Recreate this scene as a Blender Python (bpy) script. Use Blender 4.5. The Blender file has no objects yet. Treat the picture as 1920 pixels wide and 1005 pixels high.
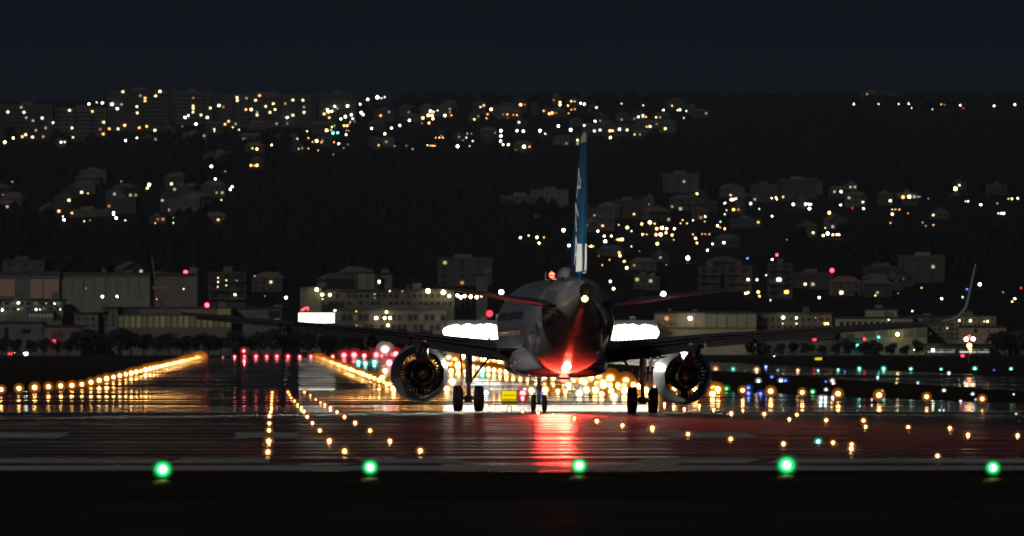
import bpy, bmesh, math, random
from mathutils import Vector, Matrix

# ------------------------------------------------------------------ camera, world, light, exposure
SC = bpy.context.scene
COL = SC.collection
EYE = 1.74                 # camera height above the runway
FPX = 18100.0              # focal length in pixels of a 1920 wide frame
HORY = 700.0               # row of the true horizon in a 1920x1005 frame
cam_d = bpy.data.cameras.new('camera')
cam = bpy.data.objects.new('camera', cam_d)
COL.objects.link(cam)
cam.location = (0, 0, EYE)
cam.rotation_euler = (math.pi / 2, 0, 0)
cam_d.sensor_width = 36.0
cam_d.lens = FPX / 1920.0 * 36.0
cam_d.shift_y = (HORY - 502.5) / 1920.0
cam_d.clip_start = 1.0
cam_d.clip_end = 40000.0
cam_d.dof.use_dof = True
cam_d.dof.focus_distance = 412.0
cam_d.dof.aperture_fstop = 4.8
SC.camera = cam

world = bpy.data.worlds.new('World')
SC.world = world
world.use_nodes = True
nt = world.node_tree
bg = nt.nodes['Background']
tc = nt.nodes.new('ShaderNodeTexCoord')
sep = nt.nodes.new('ShaderNodeSeparateXYZ')
rmp = nt.nodes.new('ShaderNodeValToRGB')
nt.links.new(tc.outputs['Generated'], sep.inputs[0])
nt.links.new(sep.outputs['Z'], rmp.inputs[0])
nt.links.new(rmp.outputs[0], bg.inputs[0])
e = rmp.color_ramp.elements
e[0].position = 0.0; e[0].color = (0.0026, 0.0040, 0.0066, 1)
e[1].position = 0.9; e[1].color = (0.0028, 0.0038, 0.0065, 1)
m_ = rmp.color_ramp.elements.new(0.035); m_.color = (0.0016, 0.0034, 0.0066, 1)
bg.inputs[1].default_value = 1.0

sun_d = bpy.data.lights.new('moon', 'SUN')
sun_d.energy = 0.55; sun_d.angle = math.radians(3); sun_d.color = (1.0, 0.96, 0.93)
sun = bpy.data.objects.new('moon', sun_d); COL.objects.link(sun)
sun.rotation_euler = (math.radians(62), 0, math.radians(-36))

vs = SC.view_settings
vs.view_transform = 'Standard'; vs.look = 'None'; vs.exposure = 0.0; vs.gamma = 1.0
vs.use_curve_mapping = False
cy = SC.cycles
cy.use_denoising = True
try: cy.denoiser = 'OPENIMAGEDENOISE'
except Exception: pass
cy.max_bounces = 5; cy.diffuse_bounces = 2; cy.glossy_bounces = 3
cy.transparent_max_bounces = 24; cy.transmission_bounces = 2
cy.caustics_reflective = True; cy.caustics_refractive = False
cy.sample_clamp_indirect = 6.0
cy.filter_width = 1.7
cy.use_light_tree = True

R = random.Random(11)

# ------------------------------------------------------------------ helpers
def lin(r, g, b): return (r, g, b, 1.0)

_m = {}
def mat(name, color, rough=0.6, metal=0.0, var=0.0, scale=3.0, spec=0.5, coat=0.0, bump=0.0):
    if name in _m: return _m[name]
    m = bpy.data.materials.new(name); m.use_nodes = True
    n = m.node_tree; p = n.nodes['Principled BSDF']
    p.inputs['Base Color'].default_value = (*color, 1)
    p.inputs['Roughness'].default_value = rough
    p.inputs['Metallic'].default_value = metal
    p.inputs['Specular IOR Level'].default_value = spec
    p.inputs['Coat Weight'].default_value = coat
    p.inputs['Coat Roughness'].default_value = 0.04
    if var > 0 or bump > 0:
        t = n.nodes.new('ShaderNodeTexCoord')
        z = n.nodes.new('ShaderNodeTexNoise'); z.inputs['Scale'].default_value = scale
        z.inputs['Detail'].default_value = 5
        n.links.new(t.outputs['Object'], z.inputs['Vector'])
        if var > 0:
            r = n.nodes.new('ShaderNodeValToRGB')
            r.color_ramp.elements[0].position = 0.3; r.color_ramp.elements[1].position = 0.72
            r.color_ramp.elements[0].color = (*[c * (1 - var) for c in color], 1)
            r.color_ramp.elements[1].color = (*[min(1, c * (1 + var)) for c in color], 1)
            n.links.new(z.outputs[0], r.inputs[0]); n.links.new(r.outputs[0], p.inputs['Base Color'])
            a = n.nodes.new('ShaderNodeMath'); a.operation = 'MULTIPLY_ADD'
            a.inputs[1].default_value = 0.25 * rough; a.inputs[2].default_value = rough * 0.87
            n.links.new(z.outputs[0], a.inputs[0]); n.links.new(a.outputs[0], p.inputs['Roughness'])
        if bump > 0:
            b = n.nodes.new('ShaderNodeBump'); b.inputs['Strength'].default_value = bump
            b.inputs['Distance'].default_value = 0.05
            n.links.new(z.outputs[0], b.inputs['Height']); n.links.new(b.outputs[0], p.inputs['Normal'])
    _m[name] = m
    return m

def emis(name, color, strength, sample=True, see=0.0):
    """a lamp surface; see > 0 lets what is behind a lens or halo shell show through"""
    if name in _m: return _m[name]
    m = bpy.data.materials.new(name); m.use_nodes = True
    n = m.node_tree; n.nodes.clear()
    o = n.nodes.new('ShaderNodeOutputMaterial')
    em = n.nodes.new('ShaderNodeEmission')
    em.inputs[0].default_value = (*color, 1); em.inputs[1].default_value = strength
    if see > 0:
        tr = n.nodes.new('ShaderNodeBsdfTransparent'); mx = n.nodes.new('ShaderNodeMixShader')
        mx.inputs[0].default_value = 1 - see
        n.links.new(tr.outputs[0], mx.inputs[1]); n.links.new(em.outputs[0], mx.inputs[2])
        n.links.new(mx.outputs[0], o.inputs[0])
    else:
        n.links.new(em.outputs[0], o.inputs[0])
    m.cycles.emission_sampling = 'AUTO' if sample else 'NONE'
    _m[name] = m
    return m

def link(name, me, mats, parent=None, loc=None, **props):
    o = bpy.data.objects.new(name, me); COL.objects.link(o)
    if mats is not None and len(me.materials) == 0:
        for k in (mats if isinstance(mats, (list, tuple)) else [mats]): me.materials.append(k)
    if parent: o.parent = parent
    if loc is not None: o.location = loc
    for k, v in props.items(): o[k] = v
    return o

def empty(name, loc=(0, 0, 0), rz=0.0, parent=None, **props):
    o = bpy.data.objects.new(name, None); COL.objects.link(o)
    o.location = loc; o.rotation_euler = (0, 0, rz); o.empty_display_size = 0.5
    if parent: o.parent = parent
    for k, v in props.items(): o[k] = v
    return o

class MB:
    """collects shapes, then becomes one mesh"""
    def __init__(s): s.v = []; s.f = []; s.mi = []; s.sm = []
    def add(s, vs, fs, mi=0, smooth=False):
        b = len(s.v); s.v += [tuple(p) for p in vs]
        for f in fs: s.f.append(tuple(i + b for i in f)); s.mi.append(mi); s.sm.append(smooth)
    def box(s, x0, y0, z0, x1, y1, z1, mi=0):
        s.add([(x0,y0,z0),(x1,y0,z0),(x1,y1,z0),(x0,y1,z0),(x0,y0,z1),(x1,y0,z1),(x1,y1,z1),(x0,y1,z1)],
              [(3,2,1,0),(4,5,6,7),(0,1,5,4),(1,2,6,5),(2,3,7,6),(3,0,4,7)], mi)
    def loft(s, rings, mi=0, smooth=True, cap=True):
        n = len(rings[0]); vs = [p for r in rings for p in r]; fs = []
        for a in range(len(rings) - 1):
            for i in range(n):
                j = (i + 1) % n
                fs.append((a*n+i, a*n+j, (a+1)*n+j, (a+1)*n+i))
        s.add(vs, fs, mi, smooth)
        if cap:
            s.add(rings[0], [tuple(reversed(range(n)))], mi); s.add(rings[-1], [tuple(range(n))], mi)
    def tube(s, p, q, r0, r1=None, n=10, mi=0):
        p, q = Vector(p), Vector(q); r1 = r0 if r1 is None else r1
        d = (q - p).normalized(); u = d.orthogonal().normalized(); w = d.cross(u)
        rr = [[c + r * (math.cos(2*math.pi*k/n) * u + math.sin(2*math.pi*k/n) * w) for k in range(n)] for c, r in ((p, r0), (q, r1))]
        s.loft(rr, mi)
    def lathe(s, prof, axis='Y', n=32, mi=0, c=(0,0,0), smooth=True):
        """prof: list of (along, radius)"""
        rings = []
        for t, r in prof:
            ring = []
            for k in range(n):
                a = 2*math.pi*k/n; x, z = r*math.cos(a), r*math.sin(a)
                ring.append({'Y': (c[0]+x, c[1]+t, c[2]+z), 'X': (c[0]+t, c[1]+x, c[2]+z), 'Z': (c[0]+x, c[1]+z, c[2]+t)}[axis])
            rings.append(ring)
        s.loft(rings, mi, smooth, cap=False)
    def ball(s, c, r, mi=0, n=12, m=8, sq=1.0):
        rings = []
        for a in range(m + 1):
            th = math.pi * a / m
            rings.append([(c[0]+r*math.sin(th)*math.cos(2*math.pi*k/n), c[1]+r*math.sin(th)*math.sin(2*math.pi*k/n), c[2]-r*sq*math.cos(th)) for k in range(n)])
        s.loft(rings, mi, True, cap=False)
    def mesh(s, name):
        me = bpy.data.meshes.new(name); me.from_pydata(s.v, [], s.f)
        me.polygons.foreach_set('material_index', s.mi); me.polygons.foreach_set('use_smooth', s.sm)
        me.validate(); me.update(); return me
    def build(s, name, mats, parent=None, loc=None, **props):
        return link(name, s.mesh(name), mats, parent, loc, **props)

ORD = ('first second third fourth fifth sixth seventh eighth ninth tenth eleventh twelfth thirteenth fourteenth fifteenth sixteenth '
       'seventeenth eighteenth nineteenth').split()
TENS = 'twenty thirty forty fifty sixty seventy eighty ninety'.split()
TENTH = 'twentieth thirtieth fortieth fiftieth sixtieth seventieth eightieth ninetieth'.split()
def nth(i):                       # i from 0
    n = i + 1
    if n < 20: return ORD[n - 1]
    if n >= 100: return 'hundredth' if n == 100 else 'hundred-and-' + nth(n - 101)
    return TENTH[n//10 - 2] if n % 10 == 0 else TENS[n//10 - 2] + '-' + ORD[n % 10 - 1]

# ------------------------------------------------------------------ the lie of the land
def lerp_tab(tab, v):
    if v <= tab[0][0]: return tab[0][1]
    for (a, p), (b, q) in zip(tab, tab[1:]):
        if v <= b: return p + (q - p) * (v - a) / (b - a)
    return tab[-1][1]

FLAT_END, CITY = 1000.0, 3300.0
def gz(d):                        # the airfield: level, then a gentle rise
    return 0.0 if d < FLAT_END else (d - FLAT_END) * 0.0034

HILL = [(3300, 668.0), (3500, 655), (3900, 615), (4300, 560), (4800, 500), (5400, 440), (6000, 385), (6600, 335), (7200, 290),
        (7800, 250), (8400, 218), (8900, 197), (9300, 192)]
def rel(x, d):                    # how far each stretch of hill stands above or below the even slope
    t = min(1.0, max(0.0, (d - 3600) / 1500.0))
    k = (5*math.sin(x/173.0 + d/900.0) + 4*math.sin(x/71.0 - d/510.0) + 8*math.sin(x/390.0 + 1.3 + d/2300.0))
    return t * k * (0.35 if d > 8600 else 1.0)
def hill_row(x, d):
    y = lerp_tab(HILL, d) + rel(x, d)
    if d > 9300: y += (d - 9300) * 0.05
    return y
def hill_z(X, d):
    x = 960 + FPX * X / d
    return EYE + (HORY - hill_row(x, d)) * d / FPX
def d_of_row(x, y):               # where the land meets a sight line
    if y > 734:  return EYE * FPX / (y - HORY)
    d = 900.0
    while d < 9250:
        yy = HORY - (gz(d) - EYE) * FPX / d if d < CITY else hill_row(x, d)
        if yy <= y: return d
        d += 12.0
    return 9250.0
def at(x, y, d): return Vector(((x - 960) / FPX * d, d, EYE + (HORY - y) / FPX * d))
def land_z(X, d): return gz(d) if d <= CITY else hill_z(X, d)
RUN_DX = (513 - 960) / FPX        # the runway's direction
def rwX(xr, d): return RUN_DX * d + xr
# ------------------------------------------------------------------ ground sheets
def wet_mat(name, color, r_wet, r_dry, band, cover, tint=0.35, aniso=0.0, edge=0.08, spec=0.5):
    """asphalt with films of water: bands lying across the runway, as the grooving and the crossfall leave them"""
    m = bpy.data.materials.new(name); m.use_nodes = True
    n = m.node_tree; p = n.nodes['Principled BSDF']; L = n.links.new
    t = n.nodes.new('ShaderNodeTexCoord')
    mp = n.nodes.new('ShaderNodeMapping'); mp.inputs['Scale'].default_value = (0.012, band, 1)
    L(t.outputs['Object'], mp.inputs[0])
    z = n.nodes.new('ShaderNodeTexNoise'); z.inputs['Scale'].default_value = 1.0; z.inputs['Detail'].default_value = 7
    z.inputs['Roughness'].default_value = 0.62
    L(mp.outputs[0], z.inputs['Vector'])
    rr = n.nodes.new('ShaderNodeValToRGB')
    rr.color_ramp.elements[0].position = cover - edge; rr.color_ramp.elements[0].color = (r_wet,)*3 + (1,)
    rr.color_ramp.elements[1].position = cover + edge; rr.color_ramp.elements[1].color = (r_dry,)*3 + (1,)
    L(z.outputs[0], rr.inputs[0]); L(rr.outputs[0], p.inputs['Roughness'])
    z2 = n.nodes.new('ShaderNodeTexNoise'); z2.inputs['Scale'].default_value = 0.35; z2.inputs['Detail'].default_value = 6
    L(t.outputs['Object'], z2.inputs['Vector'])
    cr = n.nodes.new('ShaderNodeValToRGB')
    cr.color_ramp.elements[0].position = 0.3; cr.color_ramp.elements[1].position = 0.7
    cr.color_ramp.elements[0].color = (*[c * (1 - tint) for c in color], 1)
    cr.color_ramp.elements[1].color = (*[c * (1 + tint) for c in color], 1)
    L(z2.outputs[0], cr.inputs[0]); L(cr.outputs[0], p.inputs['Base Color'])
    sr = n.nodes.new('ShaderNodeMapRange'); sr.inputs['From Min'].default_value = r_wet; sr.inputs['From Max'].default_value = r_dry
    sr.inputs['To Min'].default_value = spec; sr.inputs['To Max'].default_value = spec*0.16
    L(rr.outputs[0], sr.inputs[0]); L(sr.outputs[0], p.inputs['Specular IOR Level'])
    if aniso:                       # grooved across the runway: highlights spread sideways more than lengthwise
        p.inputs['Anisotropic'].default_value = aniso
        cx = n.nodes.new('ShaderNodeCombineXYZ'); cx.inputs[0].default_value = 1.0
        L(cx.outputs[0], p.inputs['Tangent'])
    return m

M_ASPH = wet_mat('wet_asphalt', (0.013, 0.012, 0.012), 0.165, 0.56, 0.20, 0.50, aniso=0.93, edge=0.03)
M_FAR = wet_mat('wet_asphalt_far', (0.030, 0.029, 0.030), 0.022, 0.45, 0.05, 0.53)
M_WET = wet_mat('standing_water_asphalt', (0.030, 0.029, 0.030), 0.03, 0.30, 0.10, 0.62)
M_ROAD = wet_mat('wet_road', (0.030, 0.030, 0.030), 0.16, 0.6, 0.9, 0.36, spec=0.10)
M_GRASS = mat('dark_turf', (0.022, 0.017, 0.011), 0.95, var=0.45, scale=0.6, spec=0.1)
M_PAINT = wet_mat('worn_white_paint', (0.45, 0.43, 0.42), 0.16, 0.6, 0.5, 0.48, 0.4)

M_PAINTW = wet_mat('wet_white_paint', (0.75, 0.74, 0.72), 0.05, 0.35, 0.3, 0.55, 0.15)
def rows(d0, d1):
    base = [-60, 0, 60, 103, 131, 150, 168, 179, 200, 250, 300, 360, 420, 450, 520, 600, 700, 800, 900, 1000, 1200, 1500, 1900, 2300, 2800, 3050, 3300]
    return sorted(set([d0, d1] + [b for b in base if d0 < b < d1]))
def strip(name, xa, xb, d0, d1, dz, m, cols=1, **props):
    """xa, xb: functions of distance giving the side edges"""
    v = []; f = []; rs = rows(d0, d1)
    for d in rs:
        for c in range(cols + 1):
            v.append((xa(d) + (xb(d) - xa(d)) * c / cols, d, gz(d) + dz))
    w = cols + 1
    for r in range(len(rs) - 1):
        for c in range(cols): f.append((r*w+c, r*w+c+1, (r+1)*w+c+1, (r+1)*w+c))
    me = bpy.data.meshes.new(name); me.from_pydata(v, [], f); me.update()
    return link(name, me, m, **props)

strip('ground', lambda d: -1400, lambda d: 1400, -60, 3300, 0.0, M_GRASS, kind='structure')
strip('perimeter_road', lambda d: -300, lambda d: 300, 96, 131, 0.03, M_ROAD, kind='structure')
strip('runway', lambda d: -320, lambda d: 320, 168, 423, 0.03, M_ASPH, kind='structure')
strip('crossing_taxiway', lambda d: -320, lambda d: 320, 423.2, 520, 0.03, M_WET, kind='structure')
strip('far_runway', lambda d: rwX(-24, d), lambda d: rwX(42, d), 520.5, 2850, 0.03, M_FAR, kind='structure')
strip('taxiway', lambda d: rwX(75, d), lambda d: rwX(105, d), 521, 2600, 0.03, M_FAR, kind='structure')
strip('apron', lambda d: -420, lambda d: 620, 2900, 3290, 0.05, M_ROAD, kind='structure')

def mark(name, x0, x1, y0, y1, skew=0.0, dz=0.034, m=M_PAINT, label=None):
    """painted marking; edges given as rows and columns, laid on the level pavement"""
    d1 = EYE * FPX / (y0 - HORY); d0 = EYE * FPX / (y1 - HORY)
    n = 6
    v = []; f = []
    for k in range(n + 1):
        d = d0 + (d1 - d0) * k / n
        s = skew * k / n
        for x in (x0 + s, x1 + s): v.append(((x - 960) / FPX * d, d, dz))
    for k in range(n): f.append((2*k, 2*k+1, 2*k+3, 2*k+2))
    me = bpy.data.meshes.new(name); me.from_pydata(v, [], f); me.update()
    o = link(name, me, m, kind='structure')
    return o
mark('edge_line', -900, 2900, 877, 885)
for x0, x1, sk in ((-300, 300, 40), (300, 505, 0), (690, 885, -30), (1180, 1400, 30), (1440, 2300, 20)): mark('threshold_stripe', x0, x1, 863, 871, sk)
for x0, x1, sk in ((-60, 112, 22), (440, 558, 2), (1270, 1430, -40)): mark('runway_dash', x0, x1, 813, 823, sk)
for x0, x1, sk in ((-1100, 2900, 0),): mark('holding_line', x0, x1, 771.5, 774.5, sk, m=M_PAINTW)
for x0, x1, sk in ((158, 470, 26), (520, 700, 10), (1330, 1760, -60)): mark('taxi_stripe', x0, x1, 765, 769, sk, m=M_PAINTW)
mark('touchdown_stripe', 388, 440, 747, 749, 2)
mark('touchdown_stripe', 470, 545, 781, 782.4, 2)

# ------------------------------------------------------------------ hills behind the city
M_HILL = mat('wooded_hillside', (0.012, 0.012, 0.012), 0.95, var=0.25, scale=0.004, spec=0.05)
def build_hills():
    ds = [3300 + 100*k for k in range(60)] + [9300, 9450, 9700, 10200]
    ds = sorted(set(ds)); v = []; f = []; nx = 90
    for d in ds:
        for i in range(nx + 1):
            x = -700 + (1920 + 1400) * i / nx
            X = (x - 960) / FPX * d
            z = hill_z(X, d)
            if d == 3300: z = gz(3300)
            v.append((X, d, z))
    w = nx + 1
    for r in range(len(ds) - 1):
        for c in range(nx): f.append((r*w+c, r*w+c+1, (r+1)*w+c+1, (r+1)*w+c))
    me = bpy.data.meshes.new('hills'); me.from_pydata(v, [], f)
    for p in me.polygons: p.use_smooth = True
    me.update()
    link('hills', me, M_HILL, kind='structure')
build_hills()

# ------------------------------------------------------------------ the night air
def haze():
    b = MB(); b.box(-2600, -80, -3, 2600, 10400, 330)
    m = bpy.data.materials.new('night_haze'); m.use_nodes = True
    n = m.node_tree; n.nodes.clear()
    o = n.nodes.new('ShaderNodeOutputMaterial'); v = n.nodes.new('ShaderNodeVolumePrincipled')
    v.inputs['Color'].default_value = (0.72, 0.78, 0.92, 1); v.inputs['Density'].default_value = HAZE
    n.links.new(v.outputs[0], o.inputs['Volume'])
    b.build('haze', m, kind='stuff')
HAZE = 0.000017
haze()
# ------------------------------------------------------------------ the airliner
M_WHITE = mat('white_aircraft_paint', (0.70, 0.665, 0.675), 0.12, var=0.08, scale=0.8, coat=0.65)
M_WING = mat('grey_wing_paint', (0.115, 0.10, 0.10), 0.28, var=0.12, scale=1.1, coat=0.2)
M_WINGD = mat('flap_grey', (0.07, 0.06, 0.06), 0.32, var=0.15, scale=2.0)
M_BLUE = mat('deep_blue_paint', (0.026, 0.13, 0.27), 0.18, var=0.10, scale=0.9, coat=0.8)
M_LETTER = mat('white_lettering', (0.75, 0.76, 0.74), 0.3, var=0.05, scale=2)
M_CAP = mat('fin_cap_beige', (0.62, 0.57, 0.42), 0.5, var=0.1, scale=3)
M_METAL = mat('bare_metal', (0.55, 0.54, 0.52), 0.22, 1.0, var=0.15, scale=4)
M_DARKM = mat('burnt_metal', (0.16, 0.14, 0.13), 0.36, 1.0, var=0.3, scale=5)
M_TYRE = mat('tyre_rubber', (0.018, 0.018, 0.018), 0.75, var=0.2, scale=6)
M_GEAR = mat('gear_steel', (0.22, 0.22, 0.22), 0.4, 0.6, var=0.2, scale=6)
M_BLACK = mat('sooty_black', (0.01, 0.01, 0.01), 0.6)
M_NAC = mat('nacelle_paint', (0.60, 0.60, 0.62), 0.24, var=0.08, scale=1.5, coat=0.7)
M_WIN = mat('cabin_window', (0.02, 0.02, 0.025), 0.1, spec=0.8)
M_MARK = mat('dark_blue_marking', (0.015, 0.02, 0.05), 0.4)

MLG = 17.71
air = empty('airliner', (1.89, 420.0, 0.032), math.radians(3.1),
            label='twin-engine jet airliner seen from behind on the wet runway, red beacons lit', category='airliner')
air.rotation_euler = (0, math.radians(0.6), math.radians(3.1))
def S(s): return MLG - s          # fuselage station (metres from the nose) to the y of the airliner

FUS = [  # station, half width, top z, bottom z
    (0.0, 0.03, 3.28, 3.22), (0.25, 0.42, 3.66, 2.86), (0.8, 0.86, 4.10, 2.50), (1.6, 1.25, 4.62, 2.20), (2.6, 1.56, 5.22, 1.97),
    (3.8, 1.80, 5.62, 1.80), (5.2, 1.94, 5.80, 1.71), (6.5, 1.975, 5.83, 1.69), (10, 1.975, 5.83, 1.69), (14, 1.975, 5.83, 1.69), (18, 1.975, 5.83, 1.69),
    (22, 1.975, 5.83, 1.69), (24.5, 1.975, 5.83, 1.69), (26, 1.95, 5.83, 1.76), (27.5, 1.88, 5.83, 1.96), (29, 1.76, 5.82, 2.27), (30.5, 1.60, 5.81, 2.66),
    (32, 1.38, 5.78, 3.10), (33.5, 1.11, 5.73, 3.58), (35, 0.80, 5.65, 4.05), (36.2, 0.54, 5.56, 4.42), (37.1, 0.36, 5.46, 4.70), (37.57, 0.27, 5.38, 4.86)]
def fus_at(s):
    for a, b in zip(FUS, FUS[1:]):
        if s <= b[0]:
            t = (s - a[0]) / (b[0] - a[0]); return [a[i] + (b[i]-a[i])*t for i in (1, 2, 3)]
    return list(FUS[-1][1:])
def fus_ring(s, grow=0.0, n=56):
    w, t, b = fus_at(s); zc = (t + b)/2; h = (t - b)/2
    return [((w+grow)*math.cos(2*math.pi*k/n), S(s), zc + (h+grow)*math.sin(2*math.pi*k/n)) for k in range(n)]
mb = MB()
st = []
for a, b in zip(FUS, FUS[1:]):
    k = max(1, int((b[0]-a[0]) / 0.9)); st += [a[0] + (b[0]-a[0])*i/k for i in range(k)]
st.append(37.57)
mb.loft([fus_ring(s) for s in st])
fus = mb.build('fuselage', M_WHITE, air)
# belly fairing
mb = MB(); rings = []
for s, w, zb, zt in ((10.6, 0.5, 1.90, 2.2), (11.4, 1.5, 1.66, 2.5), (12.6, 1.98, 1.56, 2.9), (14.5, 2.10, 1.52, 3.0), (19.5, 2.12, 1.52, 3.0), (21.5, 2.02, 1.56, 2.8), (23.0, 1.7, 1.66, 2.5), (24.0, 0.9, 1.85, 2.3)):
    r = []
    for k in range(36):
        a = 2*math.pi*k/36; c, q = math.cos(a), math.sin(a); pw = 0.55
        r.append((w*math.copysign(abs(c)**pw, c), S(s), (zt+zb)/2 + (zt-zb)/2*math.copysign(abs(q)**pw, q)))
    rings.append(r)
mb.loft(rings); mb.build('belly_fairing', M_WHITE, air)
# cabin windows, doors, tail details: pieces lying on the skin
def skin(s, z, side, off):
    w, t, b = fus_at(s); zc, h = (t+b)/2, (t-b)/2
    c = math.sqrt(max(0.0, 1 - ((z-zc)/h)**2))
    return (side*((w)*c + off), S(s), z)
def skin_patch(s0, s1, z0, z1, side, off=0.008, ns=3, nz=4, mi=0, mb=None):
    mb = mb or MB(); g = [[skin(s0+(s1-s0)*i/ns, z0+(z1-z0)*j/nz, side, off) for j in range(nz+1)] for i in range(ns+1)]
    v = [p for r in g for p in r]; f = []
    for i in range(ns):
        for j in range(nz):
            a = i*(nz+1)+j; q = (a, a+1, a+nz+2, a+nz+1); f.append(q if side > 0 else tuple(reversed(q)))
    mb.add(v, f, mi); return mb
wm = {sd: skin_patch(15.0, 15.24, 4.02, 4.36, sd, 0.012, 1, 3).mesh('cabin_window') for sd in (-1, 1)}
for sd in (-1, 1):
    wm[sd].materials.append(M_WIN)
    for k in range(38):
        s = 6.6 + 0.53*k
        if abs(s - 14.6) < 0.25: continue
        o = link('cabin_window', wm[sd], None, fus, (0, 15.0 - s, 0))
for sd in (-1, 1):
    for s0, s1 in ((4.5, 5.35), (28.4, 29.2)):
        b = MB(); e_ = 0.05
        for a0, a1, c0, c1 in ((s0, s0+e_, 3.4, 5.25), (s1-e_, s1, 3.4, 5.25), (s0, s1, 3.4, 3.45), (s0, s1, 5.2, 5.25)): skin_patch(a0, a1, c0, c1, sd, 0.010, 2, 8, 0, b)
        b.build('door_seam', M_MARK, fus)
# blue cheek band low on the tail sides and dark letters of the registration
for sd in (-1, 1):
    skin_patch(6.5, 24.4, 2.90, 3.25, sd, 0.006, 20, 3).build('blue_stripe', M_BLUE, fus)
    skin_patch(6.5, 24.4, 3.34, 3.42, sd, 0.006, 20, 1).build('pale_stripe', M_LETTER, fus)
def letters(txt, size, m, parent, mtx, name, thick=0.0, sx=1.0):
    cu = bpy.data.curves.new('txt', 'FONT'); cu.body = txt; cu.size = size; cu.extrude = thick; cu.resolution_u = 3
    tmp = bpy.data.objects.new('txt', cu); COL.objects.link(tmp)
    dg = bpy.context.evaluated_depsgraph_get(); dg.update()
    me = bpy.data.meshes.new_from_object(tmp.evaluated_get(dg)); bpy.data.objects.remove(tmp); bpy.data.curves.remove(cu)
    me.materials.clear(); me.transform(Matrix.Diagonal((sx, 1, 1, 1))); me.transform(mtx)
    b_ = bmesh.new(); b_.from_mesh(me); bmesh.ops.triangulate(b_, faces=b_.faces)
    for _ in range(3): bmesh.ops.subdivide_edges(b_, edges=[e_ for e_ in b_.edges if e_.calc_length() > 0.12], cuts=1); bmesh.ops.triangulate(b_, faces=b_.faces)
    b_.to_mesh(me); b_.free()
    return link(name, me, m, parent)
def conform(o, side, off=0.012):
    for v in o.data.vertices:
        p = skin(MLG - v.co.y, v.co.z, side, off); v.co.x = p[0]
# text on the left flank reads nose-to-tail; text x runs towards the tail (-y), text y runs up
FL = Matrix(((0, 0, -1, 0), (-1, 0, 0, 0), (0, 1, 0, 0), (0, 0, 0, 1)))
FR = Matrix(((0, 0, 1, 0), (1, 0, 0, 0), (0, 1, 0, 0), (0, 0, 0, 1)))
for sd, FM, org in ((-1, FL, S(29.6)), (1, FR, S(33.0))):
    o = letters('JA', 0.55, M_MARK, fus, Matrix.Translation((0, org, 3.42)) @ FM, 'registration', sx=2.0); conform(o, sd)
    o = letters('XA', 0.55, M_MARK, fus, Matrix.Translation((0, org + sd*1.5, 3.62)) @ FM, 'registration', sx=2.0); conform(o, sd)
for x, s, z in ((-0.62, 33.2, None), (-0.9, 30.3, None)):   # small drain masts on the tail's shoulders
    w, t, b = fus_at(s); zc, h = (t+b)/2, (t-b)/2; zz = zc + h*math.sqrt(1-(x/w)**2)
    q = MB(); q.tube((x, S(s), zz-0.05), (x*1.12, S(s)-0.2, zz+0.16), 0.05, 0.03, 6); q.build('antenna', M_MARK, fus)
for s in (25.2, 27.4, 29.9, 32.4, 34.6, 36.3):
    q = MB(); q.loft([fus_ring(s - 0.018, 0.003), fus_ring(s, 0.006), fus_ring(s + 0.018, 0.003)], cap=False); q.build('panel_seam', M_MARK, fus)
M_POL = mat('polished_skin', (0.66, 0.65, 0.62), 0.14, 0.6, var=0.12, scale=3, bump=0.25)
for sd in (-1, 1): skin_patch(31.6, 34.2, 4.05, 5.15, sd, 0.010, 10, 8).build('tailplane_plate', M_POL, fus)
# tail cone exhaust and white tail lamp
mb = MB(); mb.lathe([(0, 0.0), (0.0, 0.20), (-0.04, 0.24), (-0.10, 0.235), (-0.16, 0.19), (0.25, 0.17), (0.26, 0.0)], n=24)
me = mb.mesh('tail_exhaust'); me.transform(Matrix.Diagonal((1, 1, 1.35, 1)))
link('tail_exhaust', me, M_BLACK, air, (0, S(37.60), 5.13))
mb = MB(); mb.ball((0, 0, 0), 0.13, 1, 14, 10); mb.lathe([(0.10, 0.0), (0.10, 0.13), (0.0, 0.12), (-0.01, 0.0)], n=16, mi=0)
mb.build('tail_lamp', [M_BLACK, emis('tail_lamp_glow', (1, 0.74, 0.16), 10)], air, (0, S(37.66), 4.80))

# lifting surfaces
def foil(le, te, n, t, m=14):
    """closed airfoil loop: le and te points, n = thickness direction, t = thickness"""
    le, te, n = Vector(le), Vector(te), Vector(n).normalized(); up = []; lo = []
    for k in range(m + 1):
        u = (1 - math.cos(math.pi*k/m))/2
        y = 5*(0.2969*math.sqrt(u) - 0.126*u - 0.3516*u*u + 0.2843*u**3 - 0.1015*u**4)
        c = le + (te - le)*u
        up.append(tuple(c + n*(t*y))); lo.append(tuple(c - n*(t*y*0.86)))
    return up + lo[1:-1][::-1]
def zref(x): return lerp_tab([(0, 2.42), (2.0, 2.72), (2.7, 2.80), (4.9, 3.06), (6.6, 3.29), (11.2, 3.69), (16.4, 4.10)], x)
def le_s(x): return 12.4 + 0.52*x if x > 2.2 else 12.4 + 0.52*2.2 - (2.2-x)*0.9
def te_s(x): return 19.35 if x < 6.4 else 19.35 + (x-6.4)*0.30
def thick(x): return lerp_tab([(0, 0.80), (2.7, 0.72), (6.6, 0.46), (11.2, 0.30), (16.4, 0.17)], x)
def zlow(x): return lerp_tab([(1.9, 2.12), (4.6, 2.55), (6.5, 2.90), (11.6, 3.40)], x)
fan_spin = []
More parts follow.
